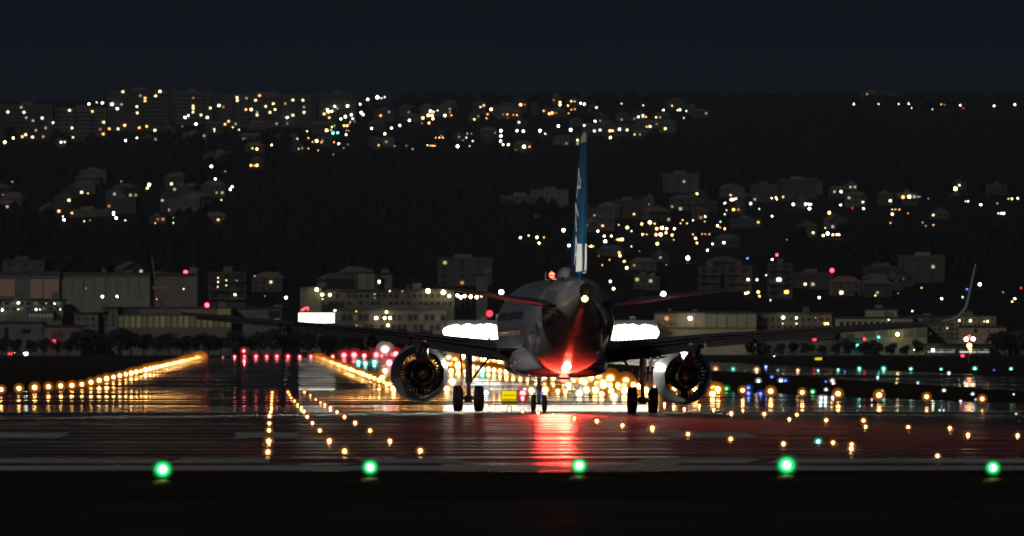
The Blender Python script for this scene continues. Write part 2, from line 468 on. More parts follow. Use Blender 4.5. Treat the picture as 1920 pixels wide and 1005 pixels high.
for sd in (-1, 1):
    xs = [1.6, 2.2, 3.2, 4.6, 6.4, 8.5, 11, 13.5, 15.4, 16.4]
    mb = MB(); hinge = 0.76
    mb.loft([foil((sd*x, S(le_s(x)), zref(x)), (sd*x, S(le_s(x) + (te_s(x)-le_s(x))*(hinge+0.14)), zref(x)-0.03), (0, 0, 1), thick(x)*0.98) for x in xs])
    # sharklet: the tip curls up out of the wing
    path = [(16.4, 4.10, 20.93, 22.35, 0.17), (16.85, 4.21, 21.2, 22.5, 0.14), (17.2, 4.42, 21.5, 22.65, 0.12), (17.42, 4.75, 21.8, 22.8, 0.10), (17.52, 5.3, 22.15, 23.05, 0.085), (17.63, 6.0, 22.6, 23.3, 0.07), (17.72, 6.62, 23.0, 23.55, 0.05)]
    wing = mb.build('wing', M_WING, air)
    shk = MB(); rr = []
    for i, (x, z, a, b, t) in enumerate(path):
        j0, j1 = path[max(0, i-1)], path[min(len(path)-1, i+1)]
        tx, tz = j1[0]-j0[0], j1[1]-j0[1]; nn = (-sd*tz, 0, tx) if True else None
        rr.append(foil((sd*x, S(a), z), (sd*x, S(b), z), nn, t, 10))
    shk.loft(rr); shk.build('sharklet', M_NAC, wing)
    # flaps drooped a little, aileron, and the gap lines between them
    def flap(name, xa, xb, drop, m=M_WINGD):
        f = MB(); rr = []
        for k in range(6):
            x = xa + (xb-xa)*k/5
            c = te_s(x)-le_s(x); s0 = le_s(x)+c*0.80; s1 = te_s(x)+0.25
            z0 = zref(x)-0.05; z1 = drop(x)
            rr.append(foil((sd*x, S(s0), z0-0.04), (sd*x, S(s1), z1), (0, (z0-z1), (s1-s0)), 0.24 if xb < 12.1 else 0.15, 8))
        f.loft(rr, smooth=True); return f.build(name, m, wing)
    flap('flap', 2.1, 6.33, zlow); flap('flap', 6.47, 12.05, zlow)
    flap('aileron', 12.15, 15.75, lambda x: zref(x) - 0.18)
    # spoilers: plates on the upper rear surface
    for xa, xb in ((4.0, 6.2), (6.6, 8.2), (8.3, 9.9), (10.0, 11.6)):
        p = MB(); v = []
        for x, u, dz in ((xa, 0.62, 0.02), (xb, 0.62, 0.02), (xb, 0.82, 0.05), (xa, 0.82, 0.05)):
            c = te_s(x)-le_s(x); hh = thick(x)*(0.36 if u < 0.7 else 0.16)
            v.append((sd*x, S(le_s(x)+c*u), zref(x)+hh+dz))
        v2 = [(a, b, c-0.03) for a, b, c in v]
        p.add(v+v2, [(0,1,2,3),(7,6,5,4),(0,4,5,1),(1,5,6,2),(2,6,7,3),(3,7,4,0)]); p.build('spoiler', M_WING, wing)
    for x, w, dz in ((6.0, 0.22, 0.62), (8.30, 0.21, 0.60), (11.95, 0.19, 0.42)):
        f = MB(); rr = []
        zt = zlow(min(x, 11.6)) + 0.16
        for s, k in ((-2.2, 0.15), (-1.6, 0.75), (-0.8, 1.0), (0.0, 0.95), (0.55, 0.62), (0.95, 0.12)):
            c = te_s(x) + s
            rr.append([(sd*(x + q*w*k), S(c), zt + 0.06 - (dz*k*e2 if e2 > 0 else 0) + (0.1 if s < -1 else 0) ) for q, e2 in ((-1, 0), (-0.92, 0.45), (-0.55, 0.85), (0, 1.0), (0.55, 0.85), (0.92, 0.45), (1, 0), (0, -0.01))])
        f.loft(rr); f.build('flap_fairing', M_WINGD, wing)
    # root fillet
    f = MB(); rr = []
    for x, g in ((1.55, 0.55), (1.9, 0.30), (2.3, 0.06), (2.6, -0.02)):
        rr.append(foil((sd*x, S(le_s(2.4)-g), zref(2.4)), (sd*x, S(20.4+g), zref(2.3)+0.05), (0, 0, 1), 0.80+g*1.3, 12))
    f.loft(rr); f.build('root_fairing', M_WHITE, wing)

    # tailplane
    st_ = MB(); rr = []
    for x, a, b, z, t in ((0.5, 31.3, 35.0, 4.48, 0.40), (1.3, 31.8, 35.3, 4.60, 0.36), (3.6, 33.3, 36.0, 4.92, 0.24), (6.05, 34.9, 36.6, 5.26, 0.14), (6.22, 35.2, 36.5, 5.29, 0.06)):
        rr.append(foil((sd*x, S(a), z), (sd*x, S(a+(b-a)*0.72), z), (0, 0, 1), t, 12))
    st_.loft(rr); tp = st_.build('tailplane', M_WING, air)
    ev = MB(); rr = []
    for x, a, b, z, t in ((1.15, 31.7, 35.25, 4.57, 0.17), (3.6, 33.3, 36.0, 4.92, 0.12), (6.0, 34.9, 36.6, 5.25, 0.07)):
        rr.append(foil((sd*x, S(a+(b-a)*0.70), z), (sd*x, S(b), z-0.03), (0, 0, 1), t, 8))
    ev.loft(rr); ev.build('elevator', M_WINGD, tp)
    lg = MB(); lg.ball((0, 0, 0), 0.10, 1, 12, 8); lg.box(-0.08, -0.02, -0.10, 0.08, 0.14, -0.03, 0)
    zl = lerp_tab([(1.3, 4.60), (3.6, 4.92)], 3.38)
    lo = lg.build('logo_lamp', [M_GEAR, emis('logo_lamp_glow', (1.0, 1.0, 0.86), 26)], tp, (sd*3.38, S(35.95), zl + 0.16))
    ld = bpy.data.lights.new('logo_lamp_beam', 'SPOT'); ld.energy = 480; ld.spot_size = math.radians(80); ld.spot_blend = 0.7; ld.shadow_soft_size = 0.05; ld.color = (1.0, 0.97, 0.86)
    lb = bpy.data.objects.new('logo_lamp_beam', ld); COL.objects.link(lb); lb.parent = air
    src = Vector((sd*3.38, S(36.05), zl + 0.30)); tgt = Vector((0, S(35.0), 8.2))
    lb.location = src; lb.rotation_euler = (tgt - src).to_track_quat('-Z', 'Y').to_euler()

    # engine: cowl, open bypass duct with vanes, core, plug, pylon
    ex, ez, ey = sd*5.78, 1.66, S(14.9)
    eng = MB()
    prof = [(2.35, 0.94), (2.5, 1.02), (2.42, 1.12), (1.9, 1.22), (1.0, 1.27), (0.0, 1.24), (-0.7, 1.16), (-1.3, 1.06), (-1.75, 0.965), (-1.78, 0.955), (-1.70, 0.94), (-0.8, 1.0), (0.2, 1.05), (1.2, 0.98), (2.35, 0.94)]
    eng.lathe(prof, n=56)
    en = eng.build('engine', M_NAC, air, (ex, ey, ez))
    d_ = MB(); d_.lathe([(1.15, 0.97), (0.2, 1.035), (-0.8, 0.985), (-1.68, 0.93)], n=48); d_.build('bypass_duct', mat('sooty_duct', (0.05, 0.045, 0.04), 0.5, 0.5, var=0.3, scale=4), en)
    c_ = MB(); c_.lathe([(2.1, 0.0), (1.9, 0.16), (1.5, 0.30), (1.45, 0.55), (0.6, 0.66), (-0.6, 0.68), (-1.7, 0.60), (-2.6, 0.46), (-2.62, 0.43), (-2.3, 0.42), (-1.5, 0.45)], n=40); c_.build('core_cowl', M_METAL, en)
    c_ = MB(); c_.lathe([(-1.5, 0.48), (-1.5, 0.34), (-2.2, 0.33), (-2.75, 0.24), (-3.15, 0.10), (-3.25, 0.0)], n=32); c_.build('exhaust_plug', mat('heat_stained_metal', (0.42, 0.30, 0.24), 0.42, 0.7, var=0.3, scale=5), en)
    vm = MB()
    rr = []
    for r_, ch in ((0.66, 0.20), (0.84, 0.21), (1.02, 0.22)):
        rr.append([(-0.062*r_, 0.5+ch, r_), (0.004, 0.5, r_), (0.062*r_, 0.5-ch, r_), (-0.022, 0.5-ch*0.2, r_)])
    vm.loft(rr, smooth=False); vme = vm.mesh('guide_vane'); vme.materials.append(M_DARKM)
    for k in range(38):
        a = 2*math.pi*(k+0.5)/38
        o = link('guide_vane', vme, None, en); o.rotation_euler = (0, a, 0)
    p_ = MB(); p_.box(-0.07, -1.6, -0.99, 0.07, 1.0, -0.60); p_.build('bifurcation', M_DARKM, en)
    py = MB(); rr = []
    for yy, w, z0, z1 in ((1.6, 0.10, 1.15, 1.34), (0.6, 0.24, 0.9, 1.62), (-0.8, 0.26, 0.62, 1.60), (-1.9, 0.26, 0.50, 1.40), (-3.0, 0.20, 0.75, 1.36), (-4.2, 0.07, 1.1, 1.42)):
        rr.append([(-w, yy, z0), (w, yy, z0), (w, yy, z1), (-w, yy, z1)])
    py.loft(rr, smooth=False); py.build('pylon', M_NAC, en)
    q = MB(); q.box(-0.03, -0.5, 0, 0.03, 0.5, 0.22); s_ = q.build('strake', M_NAC, en, (-sd*1.0, 0.6, 0.74)); s_.rotation_euler = (0, -sd*math.radians(50), 0)

    # main landing gear
    gx = sd*3.795
    lg = MB()
    lg.tube((0, 0, 1.25), (0, 0.05, 2.95), 0.155, 0.17, 14); lg.tube((0, 0, 0.56), (0, 0, 1.25), 0.10, 0.10, 12)
    lg.tube((-0.50, 0, 0.58), (0.50, 0, 0.58), 0.085, 0.085, 12); lg.tube((0, -0.16, 0.62), (0, -0.36, 1.0), 0.045, 0.045, 8); lg.tube((0, -0.36, 1.0), (0, -0.12, 1.42), 0.045, 0.045, 8)
    lg.box(-0.16, -0.10, 0.42, 0.16, 0.12, 0.72); lg.box(sd*0.10-0.06, -0.1, 1.70, sd*0.30+0.02 if sd > 0 else -0.04, 0.1, 1.82)
    gear = lg.build('landing_gear', M_GEAR, air, (gx, 0, 0))
    b_ = MB(); b_.tube((-sd*0.08, 0, 1.28), (-sd*0.55, 0.05, 1.95), 0.045, 0.05, 8); b_.tube((-sd*0.55, 0.05, 1.95), (-sd*1.0, 0.1, 2.50), 0.055, 0.06, 8); b_.build('side_brace', M_GEAR, gear)
    dr = MB(); rr = [[(sd*0.30, 0.55, 1.15), (sd*0.33, 0.55, 1.15), (sd*0.33, -0.55, 1.15), (sd*0.30, -0.55, 1.15)], [(sd*0.34, 0.6, 2.75), (sd*0.38, 0.6, 2.75), (sd*0.38, -0.6, 2.75), (sd*0.34, -0.6, 2.75)]]
    dr.loft(rr, smooth=False); dr.build('gear_door', M_WHITE, gear)
    for w in (-1, 1):
        t_ = MB(); R0, hw = 0.575, 0.205
        t_.lathe([(-hw*0.55, 0.26), (-hw*0.9, 0.33), (-hw, 0.42), (-hw*0.96, 0.50), (-hw*0.72, 0.555), (-hw*0.5, R0), (-hw*0.22, R0), (-hw*0.2, R0-0.015), (-hw*0.14, R0-0.015), (-hw*0.12, R0), (hw*0.12, R0), (hw*0.14, R0-0.015), (hw*0.2, R0-0.015), (hw*0.22, R0), (hw*0.5, R0), (hw*0.72, 0.555), (hw*0.96, 0.50), (hw, 0.42), (hw*0.9, 0.33), (hw*0.55, 0.26)], 'X', 40)
        whl = t_.build('wheel', M_TYRE, gear, (w*0.455, 0, 0.575))
        h_ = MB(); h_.lathe([(-0.12, 0.0), (-0.14, 0.10), (-0.09, 0.18), (-0.12, 0.27), (0.12, 0.27), (0.09, 0.18), (0.14, 0.10), (0.12, 0.0)], 'X', 24); h_.build('rim', M_METAL, whl)

# fin, rudder, cap and the letters on it
FINZ = [(5.45, 29.2, 36.35, 0.60), (5.9, 29.9, 36.45, 0.56), (7.0, 31.0, 36.62, 0.50), (8.5, 32.4, 36.85, 0.42), (10.0, 33.8, 37.05, 0.34), (11.3, 35.05, 37.22, 0.27)]
f = MB(); f.loft([foil((0, S(a), z), (0, S(a+(b-a)*0.68), z), (1, 0, 0), t, 14) for z, a, b, t in FINZ]); fin = f.build('fin', M_BLUE, air)
f = MB(); f.loft([foil((0, S(a+(b-a)*0.64), z), (0, S(b), z), (1, 0, 0), t*0.80, 10) for z, a, b, t in FINZ[1:]]); rud = f.build('rudder', M_BLUE, fin)
z, a, b, t = FINZ[-1]
f = MB(); f.loft([foil((0, S(a+0.02), z+0.004), (0, S(b), z+0.004), (1, 0, 0), t*1.02, 12), foil((0, S(a+0.35), z+0.26), (0, S(b+0.02), z+0.26), (1, 0, 0), t*0.9, 12), foil((0, S(a+0.8), z+0.42), (0, S(b-0.1), z+0.42), (1, 0, 0), t*0.45, 12)]); f.build('fin_cap', M_CAP, fin)
f = MB(); f.loft([foil((0, S(a_), z_), (0, S(33.0), z_), (1, 0, 0), t_, 12) for z_, a_, t_ in ((5.6, 25.6, 0.10), (5.86, 26.6, 0.28), (6.25, 28.6, 0.26), (6.9, 30.6, 0.16))]); f.build('dorsal_fillet', M_WHITE, air)
def fin_x(s, z):
    for p, q in zip(FINZ, FINZ[1:]):
        if z <= q[0]: break
    k = (z-p[0])/(q[0]-p[0]); a = p[1]+(q[1]-p[1])*k; b = p[2]+(q[2]-p[2])*k; t = p[3]+(q[3]-p[3])*k
    out = 0
    for aa, bb, tt in ((a, a+(b-a)*0.68, t), (a+(b-a)*0.64, b, t*0.8)):
        u = (s-aa)/(bb-aa)
        if 0 < u < 1: out = max(out, tt*5*(0.2969*math.sqrt(u)-0.126*u-0.3516*u*u+0.2843*u**3-0.1015*u**4))
    return out
for sd in (-1, 1):
    for ch, z, s0 in (('A', 9.05, 36.2), ('N', 7.65, 35.6), ('A', 6.25, 35.0)):
        FM = FL if sd < 0 else FR
        org = S(s0 - 1.9) if sd < 0 else S(s0)
        o = letters(ch, 1.75, M_LETTER, fin, Matrix.Translation((0, org, z)) @ FM, 'letter', sx=1.35)
        for v in o.data.vertices: v.co.x = sd*(fin_x(MLG - v.co.y, v.co.z) + 0.012)
    # pale panel at the foot of the rudder
    p = MB(); g = []
    for i in range(7):
        for j in range(7):
            z = 5.95 + 1.15*j/6; s = 35.0 + 1.35*i/6 + 0.05*j/6
            g.append((sd*(fin_x(s, z)+0.010), S(s), z))
    p.add(g, [(i*7+j, i*7+j+1, i*7+j+8, i*7+j+7) if sd > 0 else (i*7+j+7, i*7+j+8, i*7+j+1, i*7+j) for i in range(6) for j in range(6)]); p.build('rudder_panel', M_LETTER, rud)

# nose gear
lg = MB(); lg.tube((0, 0, 0.38), (0, 0.1, 2.0), 0.085, 0.11, 12); lg.tube((-0.28, 0, 0.38), (0.28, 0, 0.38), 0.05, 0.05, 10); lg.tube((0, -0.06, 0.9), (0, -0.7, 1.9), 0.04, 0.04, 8); lg.box(-0.14, -0.12, 0.95, 0.14, 0.12, 1.15)
ng = lg.build('nose_gear', M_GEAR, air, (0, 12.64, 0))
for w in (-1, 1):
    t_ = MB(); t_.lathe([(-0.06, 0.19), (-0.11, 0.25), (-0.10, 0.34), (-0.05, 0.38), (0.05, 0.38), (0.10, 0.34), (0.11, 0.25), (0.06, 0.19)], 'X', 32); whl = t_.build('wheel', M_TYRE, ng, (w*0.25, 0, 0.38))
    h_ = MB(); h_.lathe([(-0.07, 0.0), (-0.08, 0.12), (-0.06, 0.19), (0.06, 0.19), (0.08, 0.12), (0.07, 0.0)], 'X', 20); h_.build('rim', M_METAL, whl)
    q = MB(); q.box(w*0.42-0.012, -0.5, 1.15, w*0.42+0.012, 0.5, 1.85); q.build('gear_door', M_WHITE, ng)
ld = bpy.data.lights.new('taxi_lamp_beam', 'SPOT'); ld.energy = 60000; ld.spot_size = math.radians(46); ld.spot_blend = 0.9; ld.shadow_soft_size = 0.15; ld.color = (1.0, 0.95, 0.88)
lb = bpy.data.objects.new('taxi_lamp_beam', ld); COL.objects.link(lb); lb.parent = air; lb.location = (0, 13.2, 1.35)
lb.rotation_euler = Vector((0, 40, -1.15)).to_track_quat('-Z', 'Y').to_euler()
q = MB(); q.ball((0, 0, 0), 0.09, 0, 12, 8); q.build('taxi_lamp', emis('taxi_lamp_glow', (1, 0.95, 0.85), 12), ng, (0, 0.3, 1.28))

# beacons, plus added bodiless red fill lights for belly and pavement
def beacon(loc, r, e_w, soft, strength):
    b = MB(); b.ball((0, 0, 0), r, 1, 16, 10); b.lathe([(-0.4*r, 1.3*r), (0.1*r, 1.25*r)], 'Z', 20, 0)
    b.build('beacon', [M_GEAR, emis('beacon_glow_and_fill_%d' % strength, (1.0, 0.055, 0.03), strength)], air, loc)
    l = bpy.data.lights.new('beacon_glow_and_fill', 'POINT' if loc[2] > 3 else 'SPOT')
    if loc[2] < 3: l.spot_size = math.radians(62); l.spot_blend = 0.12; l.energy = e_w; l.color = (1.0, 0.055, 0.03); l.shadow_soft_size = soft
    o = bpy.data.objects.new('beacon_glow_and_fill', l); COL.objects.link(o); o.parent = air; o.location = (loc[0], loc[1] - (0.25 if loc[2] > 3 else 0.9), loc[2] + (0.22 if loc[2] > 3 else -0.60))
    if loc[2] < 3: o.rotation_euler = Vector((0, -1, 0.577)).to_track_quat('-Z', 'Y').to_euler()  # under the belly: added red fill with no lamp body, standing off the beacon
beacon((0.0, S(14.0), 6.02), 0.13, 45, 0.08, 12)
beacon((0.0, S(23.6), 1.52), 0.20, 11000, 0.26, 12)
l_ = bpy.data.lights.new('red_fill_point', 'POINT'); l_.energy = 60; l_.color = (1.0, 0.05, 0.03); l_.shadow_soft_size = 0.2  # added unseen red fill, no lamp body at this spot
o_ = bpy.data.objects.new('red_fill_point', l_); COL.objects.link(o_); o_.parent = air; o_.location = (0, S(23.6), 1.15)
l_ = bpy.data.lights.new('red_fill_aft', 'SPOT'); l_.energy = 3600; l_.color = (1.0, 0.05, 0.03); l_.shadow_soft_size = 0.8; l_.spot_size = math.radians(12); l_.spot_blend = 1.0  # added bodiless beam that lays the red pool behind the jet
o_ = bpy.data.objects.new('red_fill_aft', l_); COL.objects.link(o_); o_.parent = air; o_.location = (-0.35, S(24.0), 1.20); o_.rotation_euler = Vector((-0.03, -1, -0.02)).to_track_quat('-Z', 'Y').to_euler()
# radome hump and aerials on the crown
q = MB(); rr = []
for s, w, hh in ((22.4, 0.1, 0.05), (22.9, 0.30, 0.34), (23.6, 0.38, 0.50), (25.0, 0.38, 0.50), (26.1, 0.24, 0.28), (26.6, 0.05, 0.03)):
    rr.append([(w*math.cos(math.pi*k/8), S(s), 5.78 + hh*math.sin(math.pi*k/8)) for k in range(9)] + [(0, S(s), 5.7)])
q.loft(rr); q.build('radome', M_WHITE, air)
for s in (9.0, 13.2): q = MB(); q.box(-0.015, -0.2, 0, 0.015, 0.2, 0.42); q.build('antenna', M_WHITE, air, (0, S(s), 5.80))
# wing and engine inspection lamps low on the fuselage sides
for sd in (-1, 1):
    q = MB(); q.ball((0, 0, 0), 0.07, 0, 10, 8); q.build('inspection_lamp', emis('inspection_glow', (1, 0.98, 0.88), 8), air, (sd*1.97, S(9.4), 3.0))
    ld = bpy.data.lights.new('inspection_beam', 'SPOT'); ld.energy = 5000; ld.spot_size = math.radians(42); ld.spot_blend = 0.8; ld.shadow_soft_size = 0.08; ld.color = (1.0, 0.97, 0.84)
    lb = bpy.data.objects.new('inspection_beam', ld); COL.objects.link(lb); lb.parent = air; src = Vector((sd*2.12, S(9.4), 3.0)); lb.location = src
    lb.rotation_euler = (Vector((sd*5.0, S(15.0), 2.0)) - src).to_track_quat('-Z', 'Y').to_euler()
# wingtip lamps
for sd, c, nm in ((-1, (1, 0.25, 0.1), 'port'), (1, (0.3, 1, 0.5), 'starboard')):
    q = MB(); q.ball((0, 0, 0), 0.03, 0, 8, 6); q.build('wingtip_lamp', emis('wingtip_glow_' + nm, c, 3), air, (sd*17.45, S(21.5), 4.72))
# ------------------------------------------------------------------ lamps
COLS = {'A': (1.0, 0.50, 0.13), 'C': (0.93, 1.0, 0.80), 'Y': (1.0, 0.86, 0.42), 'O': (1.0, 0.46, 0.12), 'R': (1.0, 0.035, 0.06),
        'T': (0.08, 0.95, 0.72), 'B': (0.06, 0.16, 1.0), 'W': (0.75, 0.90, 1.0), 'G': (0.03, 1.0, 0.22), 'P': (1.0, 0.72, 0.62)}
CNAME = {'A': 'amber', 'C': 'cool white', 'Y': 'yellow-white', 'O': 'orange', 'R': 'red', 'T': 'turquoise', 'B': 'blue', 'W': 'bluish white', 'G': 'green', 'P': 'pinkish white'}
M_POLE = mat('lamp_pole_steel', (0.10, 0.10, 0.10), 0.6)
M_HOUS = mat('lamp_housing', (0.25, 0.20, 0.06), 0.5)

# airfield lamp: weatherproof base, stem, bulb inside glowing shells that imitate its halo (unit: lamp radius 1)
_lm = {}
def field_mesh(c, k, near):
    key = (c, k, near)
    if key in _lm: return _lm[key]
    col = COLS[c]
    hot = (1.0, 0.52, 0.15) if c == 'A' else tuple(min(1.0, 0.25 + 0.75*v) for v in col)
    if c == 'A': col = (1.0, 0.27, 0.02)
    b = MB(); n, m = (18, 12) if near else (10, 6)
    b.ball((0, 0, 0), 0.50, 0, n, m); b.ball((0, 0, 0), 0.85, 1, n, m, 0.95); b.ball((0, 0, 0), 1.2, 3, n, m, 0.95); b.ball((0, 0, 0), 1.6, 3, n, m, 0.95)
    b.tube((0, 0, -2.4), (0, 0, -0.9), 0.30, 0.42, 8, 2)
    me = b.mesh('runway_lamp')
    me.materials.append(emis(f'bulb_{c}_{k}', hot, {'h': {'A': 95, 'R': 14, 'P': 20}.get(c, 30), 'm': 22, 'l': 6}[k]))
    me.materials.append(emis(f'halo_glass_{c}_{k}', col, {'h': 2.0, 'm': 1.3, 'l': 0.7}[k], see=0.45))
    me.materials.append(M_HOUS)
    me.materials.append(emis(f'outer_halo_{c}_{k}', col, {'h': 0.34, 'm': 0.32, 'l': 0.2}[k], see=0.75))
    _lm[key] = me; return me
def field_lamp(x, y, c, rpx, k='m', d=None, lift=None, name='runway_lamp'):
    """(x, y): where its light is seen; it stands on the airfield there"""
    if d is None: d = d_of_row(x, y + 2)
    r = rpx*d/FPX*R.uniform(0.84, 1.16)
    p = at(x, y, d)
    if lift is not None: p.z = gz(d) + lift
    p.z = max(p.z, gz(d) + r*0.6 + 0.03)
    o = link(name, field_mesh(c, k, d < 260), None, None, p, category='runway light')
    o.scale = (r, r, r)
    return o
def label_row(objs, text, group):
    for i, o in enumerate(objs):
        o['label'] = text.replace('#', nth(i)); o['group'] = group

# the five green threshold lamps: base, lens, bulb, and glowing shells added as a halo
def green_lamp(x, y, rpx):
    d = (EYE-0.23)*FPX/(y-HORY); p = at(x, y, d); r = rpx*d/FPX
    t = empty('threshold_lamp', (p.x, d, 0.004))
    b = MB(); b.lathe([(0, 0.0), (0, 0.16), (0.04, 0.15), (0.06, 0.05)], 'Z', 20)
    b.build('base', M_HOUS, t)
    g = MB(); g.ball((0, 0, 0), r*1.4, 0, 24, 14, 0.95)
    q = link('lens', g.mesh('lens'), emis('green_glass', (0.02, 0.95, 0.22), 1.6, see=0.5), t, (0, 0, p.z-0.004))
    g = MB(); [g.ball((0, 0, 0), r*q_, 0, 24, 14, 0.95) for q_ in (1.6, 1.95)]  # nested shells imitate the lamp's halo
    link('halo_shell', g.mesh('halo_shell'), emis('green_halo', (0.01, 0.8, 0.16), 0.40, see=0.87), t, (0, 0, p.z-0.004))
    g = MB(); g.ball((0, 0, 0), r*0.7, 0, 20, 12)
    link('bulb', g.mesh('bulb'), emis('green_bulb', (0.30, 1.0, 0.42), 26), q, (0, 0, 0))
    t['category'] = 'threshold light'; t['group'] = 'green threshold lamps along the near runway edge'
    return t
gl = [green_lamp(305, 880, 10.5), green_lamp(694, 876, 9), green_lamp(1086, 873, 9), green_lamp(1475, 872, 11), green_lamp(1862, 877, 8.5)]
for o, t in zip(gl, ('bright green threshold lamp in front of the dashes, leftmost of the five', 'green threshold lamp left of the airliner, second of five from the left',
                     'green threshold lamp below the red reflection behind the airliner', 'largest green threshold lamp, on the edge line right of the airliner',
                     'small green threshold lamp at the right end of the row')): o['label'] = t

# long amber rows beside the runway
row = [field_lamp(0, 0, 'A', 1, d=10) for _ in range(0)]
d = 712.0; k = 0
while d < 2800:
    x = 960 + FPX*rwX(-20.1, d)/d; y = HORY - (gz(d) + 0.55 - EYE)*FPX/d
    row.append(field_lamp(x, y, 'A', 6.6, 'h', d)); d += 50.0; k += 1
label_row(row, 'amber edge lamp in the rising left row, # from its near end', 'amber lamps along the left runway edge')
row = []; d = 1015.0
while d < 2800:
    row.append(field_lamp(960 + FPX*rwX(12.2, d)/d, HORY - (gz(d) + 0.55 - EYE)*FPX/d, 'A', 6.3 - 1.2*(d-1000)/1800, 'h', d)); d += 50.0
label_row(row, 'amber lamp in the row running to the left engine, # from its near end', 'amber lamps in the middle row')
row = []; d = 470.0
while d < 2600:
    row.append(field_lamp(960 + FPX*rwX(34.5, d)/d, HORY - (gz(d) + 0.50 - EYE)*FPX/d, 'A', 6.8 if d < 730 else (9.5 if d < 1100 else 7.0), 'h', d)); d += 40.0
label_row(row, 'amber edge lamp in the right row passing behind the airliner, # from its near end', 'amber lamps along the right runway edge')
# clutter of big amber lamps seen under the airliner
row = []
for x, y, r, dd in ((842, 676, 9, 2300), (853, 690, 10, 2000), (868, 672, 9, 2500), (885, 684, 9, 2350), (905, 680, 8, 2300), (846, 712, 8, 1500), (873, 716, 7, 1500), (838, 738, 9, 900), (862, 742, 9, 880), (745, 712, 9, 1300), (727, 726, 9, 1050), (722, 700, 7, 1500),
                    (1016, 712, 8, 1300), (1046, 741, 7, 830), (1060, 742, 6, 820), (1077, 714, 11, 1150), (1104, 712, 14, 1150), (1122, 710, 13, 1160), (1144, 714, 12, 1150), (1173, 718, 11, 1100), (1100, 742, 11, 820), (1117, 747, 13, 800), (1146, 742, 10, 800), (1152, 756, 7, 640), (1171, 741, 10, 800), (1210, 742, 9, 800), (1234, 720, 9, 900), (1338, 728, 8, 780), (1345, 738, 9, 760), (1336, 742, 8, 700), (996, 741, 8, 830), (1022, 738, 8, 840), (1014, 726, 6, 900),
                    (893, 676, 9, 2400), (912, 688, 9, 2200), (926, 684, 9, 2250), (938, 692, 9, 2100), (951, 690, 8, 2000), (962, 700, 8, 1900), (860, 704, 10, 1700), (848, 724, 10, 1100), (738, 736, 8, 900), (716, 716, 8, 1200), (1060, 716, 8, 1200), (1092, 724, 12, 1100), (1132, 728, 12, 1000), (1160, 728, 10, 1000), (1188, 722, 9, 1000), (1086, 750, 8, 720), (1128, 754, 8, 700), (1066, 728, 7, 1050), (1036, 714, 8, 1250), (1190, 744, 8, 780)):
    row.append(field_lamp(x, y, 'A' if int(x+y) % 3 else 'Y', r*1.1, 'h', dd))
row.sort(key=lambda o: o.location.x/o.location.y)
label_row(row, 'large blurred warm lamp beyond the landing gear, # from the left', 'big amber lamps seen under the airliner')
b = MB(); b.ball((0, 0, 0), 1.0, 0, 16, 10, 0.95); b.tube((0, 0.4, -2.4), (0, 0.4, -0.9), 0.12, 0.12, 6, 1); b.tube((0, 0, 0), (0, 1.3, 0), 0.8, 0.5, 12, 1)
FLOOD = b.mesh('floodlight'); FLOOD.materials.append(emis('floodlight_glow', (1.0, 0.97, 0.80), 9.0)); FLOOD.materials.append(M_POLE)
# the line of floodlights on the terminal front, seen either side of the fuselage
row = []
for k, x in enumerate([840 + 7.6*i for i in range(13)] + [1148 + 7.6*i for i in range(11)]):
    o = field_lamp(x, 622 + 3*math.sin(k*2.3), 'Y', 9.0 + 3.5*abs(math.sin(k*1.7)), 'h', 3311 - (k % 3)*0.8, name='floodlight'); o.data = FLOOD; o['category'] = 'floodlight'; row.append(o)
label_row(row, 'glaring warm white floodlight on the terminal front behind the jet, # from the left', 'floodlights of the terminal front')
# three amber centre rows running towards the viewer
ra = [(510.5, 736), (510, 742), (509.5, 747), (509.5, 752), (509, 758), (509, 765), (507.5, 773), (505.5, 781), (505, 795), (504.5, 809), (504, 830), (502.5, 850)]
rb = [(540, 735), (543, 740), (546, 746), (552, 752), (558, 759), (565, 765), (570, 772), (576, 782), (586, 794), (599.5, 809), (617.5, 829), (646, 849)]
rc = [(571, 735), (582, 741), (592, 749), (601, 755), (609, 759), (619.5, 765), (632, 773), (646, 782), (666, 794), (694, 809), (731, 829), (788, 848)]
for pts, nm in ((ra, 'upright'), (rb, 'middle slanting'), (rc, 'outer slanting')):
    row = [field_lamp(x, y, 'A', 3.4 + 3.0*max(0, (y-760))/90, 'h' if y > 760 else 'm', EYE*FPX/(y+3-HORY)) for x, y in reversed(pts)]
    label_row(row, f'amber lamp in the {nm} row left of the jet, # from its near end', f'amber lamps of the {nm} row')
# amber lamps set in the pavement on the right, following the exit curves
cur = [(912, 760), (932, 763), (955, 766), (980, 771), (1009, 775), (1037, 778), (1077, 786), (1119, 791), (1167, 799), (1223, 805), (1290, 816), (1370, 825), (1469, 834), (1596, 844)]
row = [field_lamp(x, y, 'A', 3.6 if y < 780 else 5.6, 'h', EYE*FPX/(y+3-HORY)) for x, y in cur]
label_row(row, 'amber lamp on the curve crossing under the airliner to the right, # from the left', 'amber lamps on the exit curve')
oth = [(1246, 757), (1263, 762), (1283, 767), (1311, 761), (1338, 768), (1371, 776), (1393, 769), (1433, 777), (1480, 787), (1494, 778), (1549, 789), (1619, 790), (1623, 801), (1703, 802), (1781, 804), (1815, 817), (1908, 818), (1562, 832), (1597, 836), (1758, 857)]
row = [field_lamp(x, y, 'A', 3.4 if y < 775 else 4.6, 'h', EYE*FPX/(y+3-HORY)) for x, y in oth]
row.sort(key=lambda o: o.location.x/o.location.y)
label_row(row, 'scattered amber pavement lamp right of the airliner, # from the left', 'scattered amber lamps on the right')
field_lamp(1534, 832, 'T', 5, 'h', 236)['label'] = 'lone turquoise lamp among the amber ones, right of the airliner'
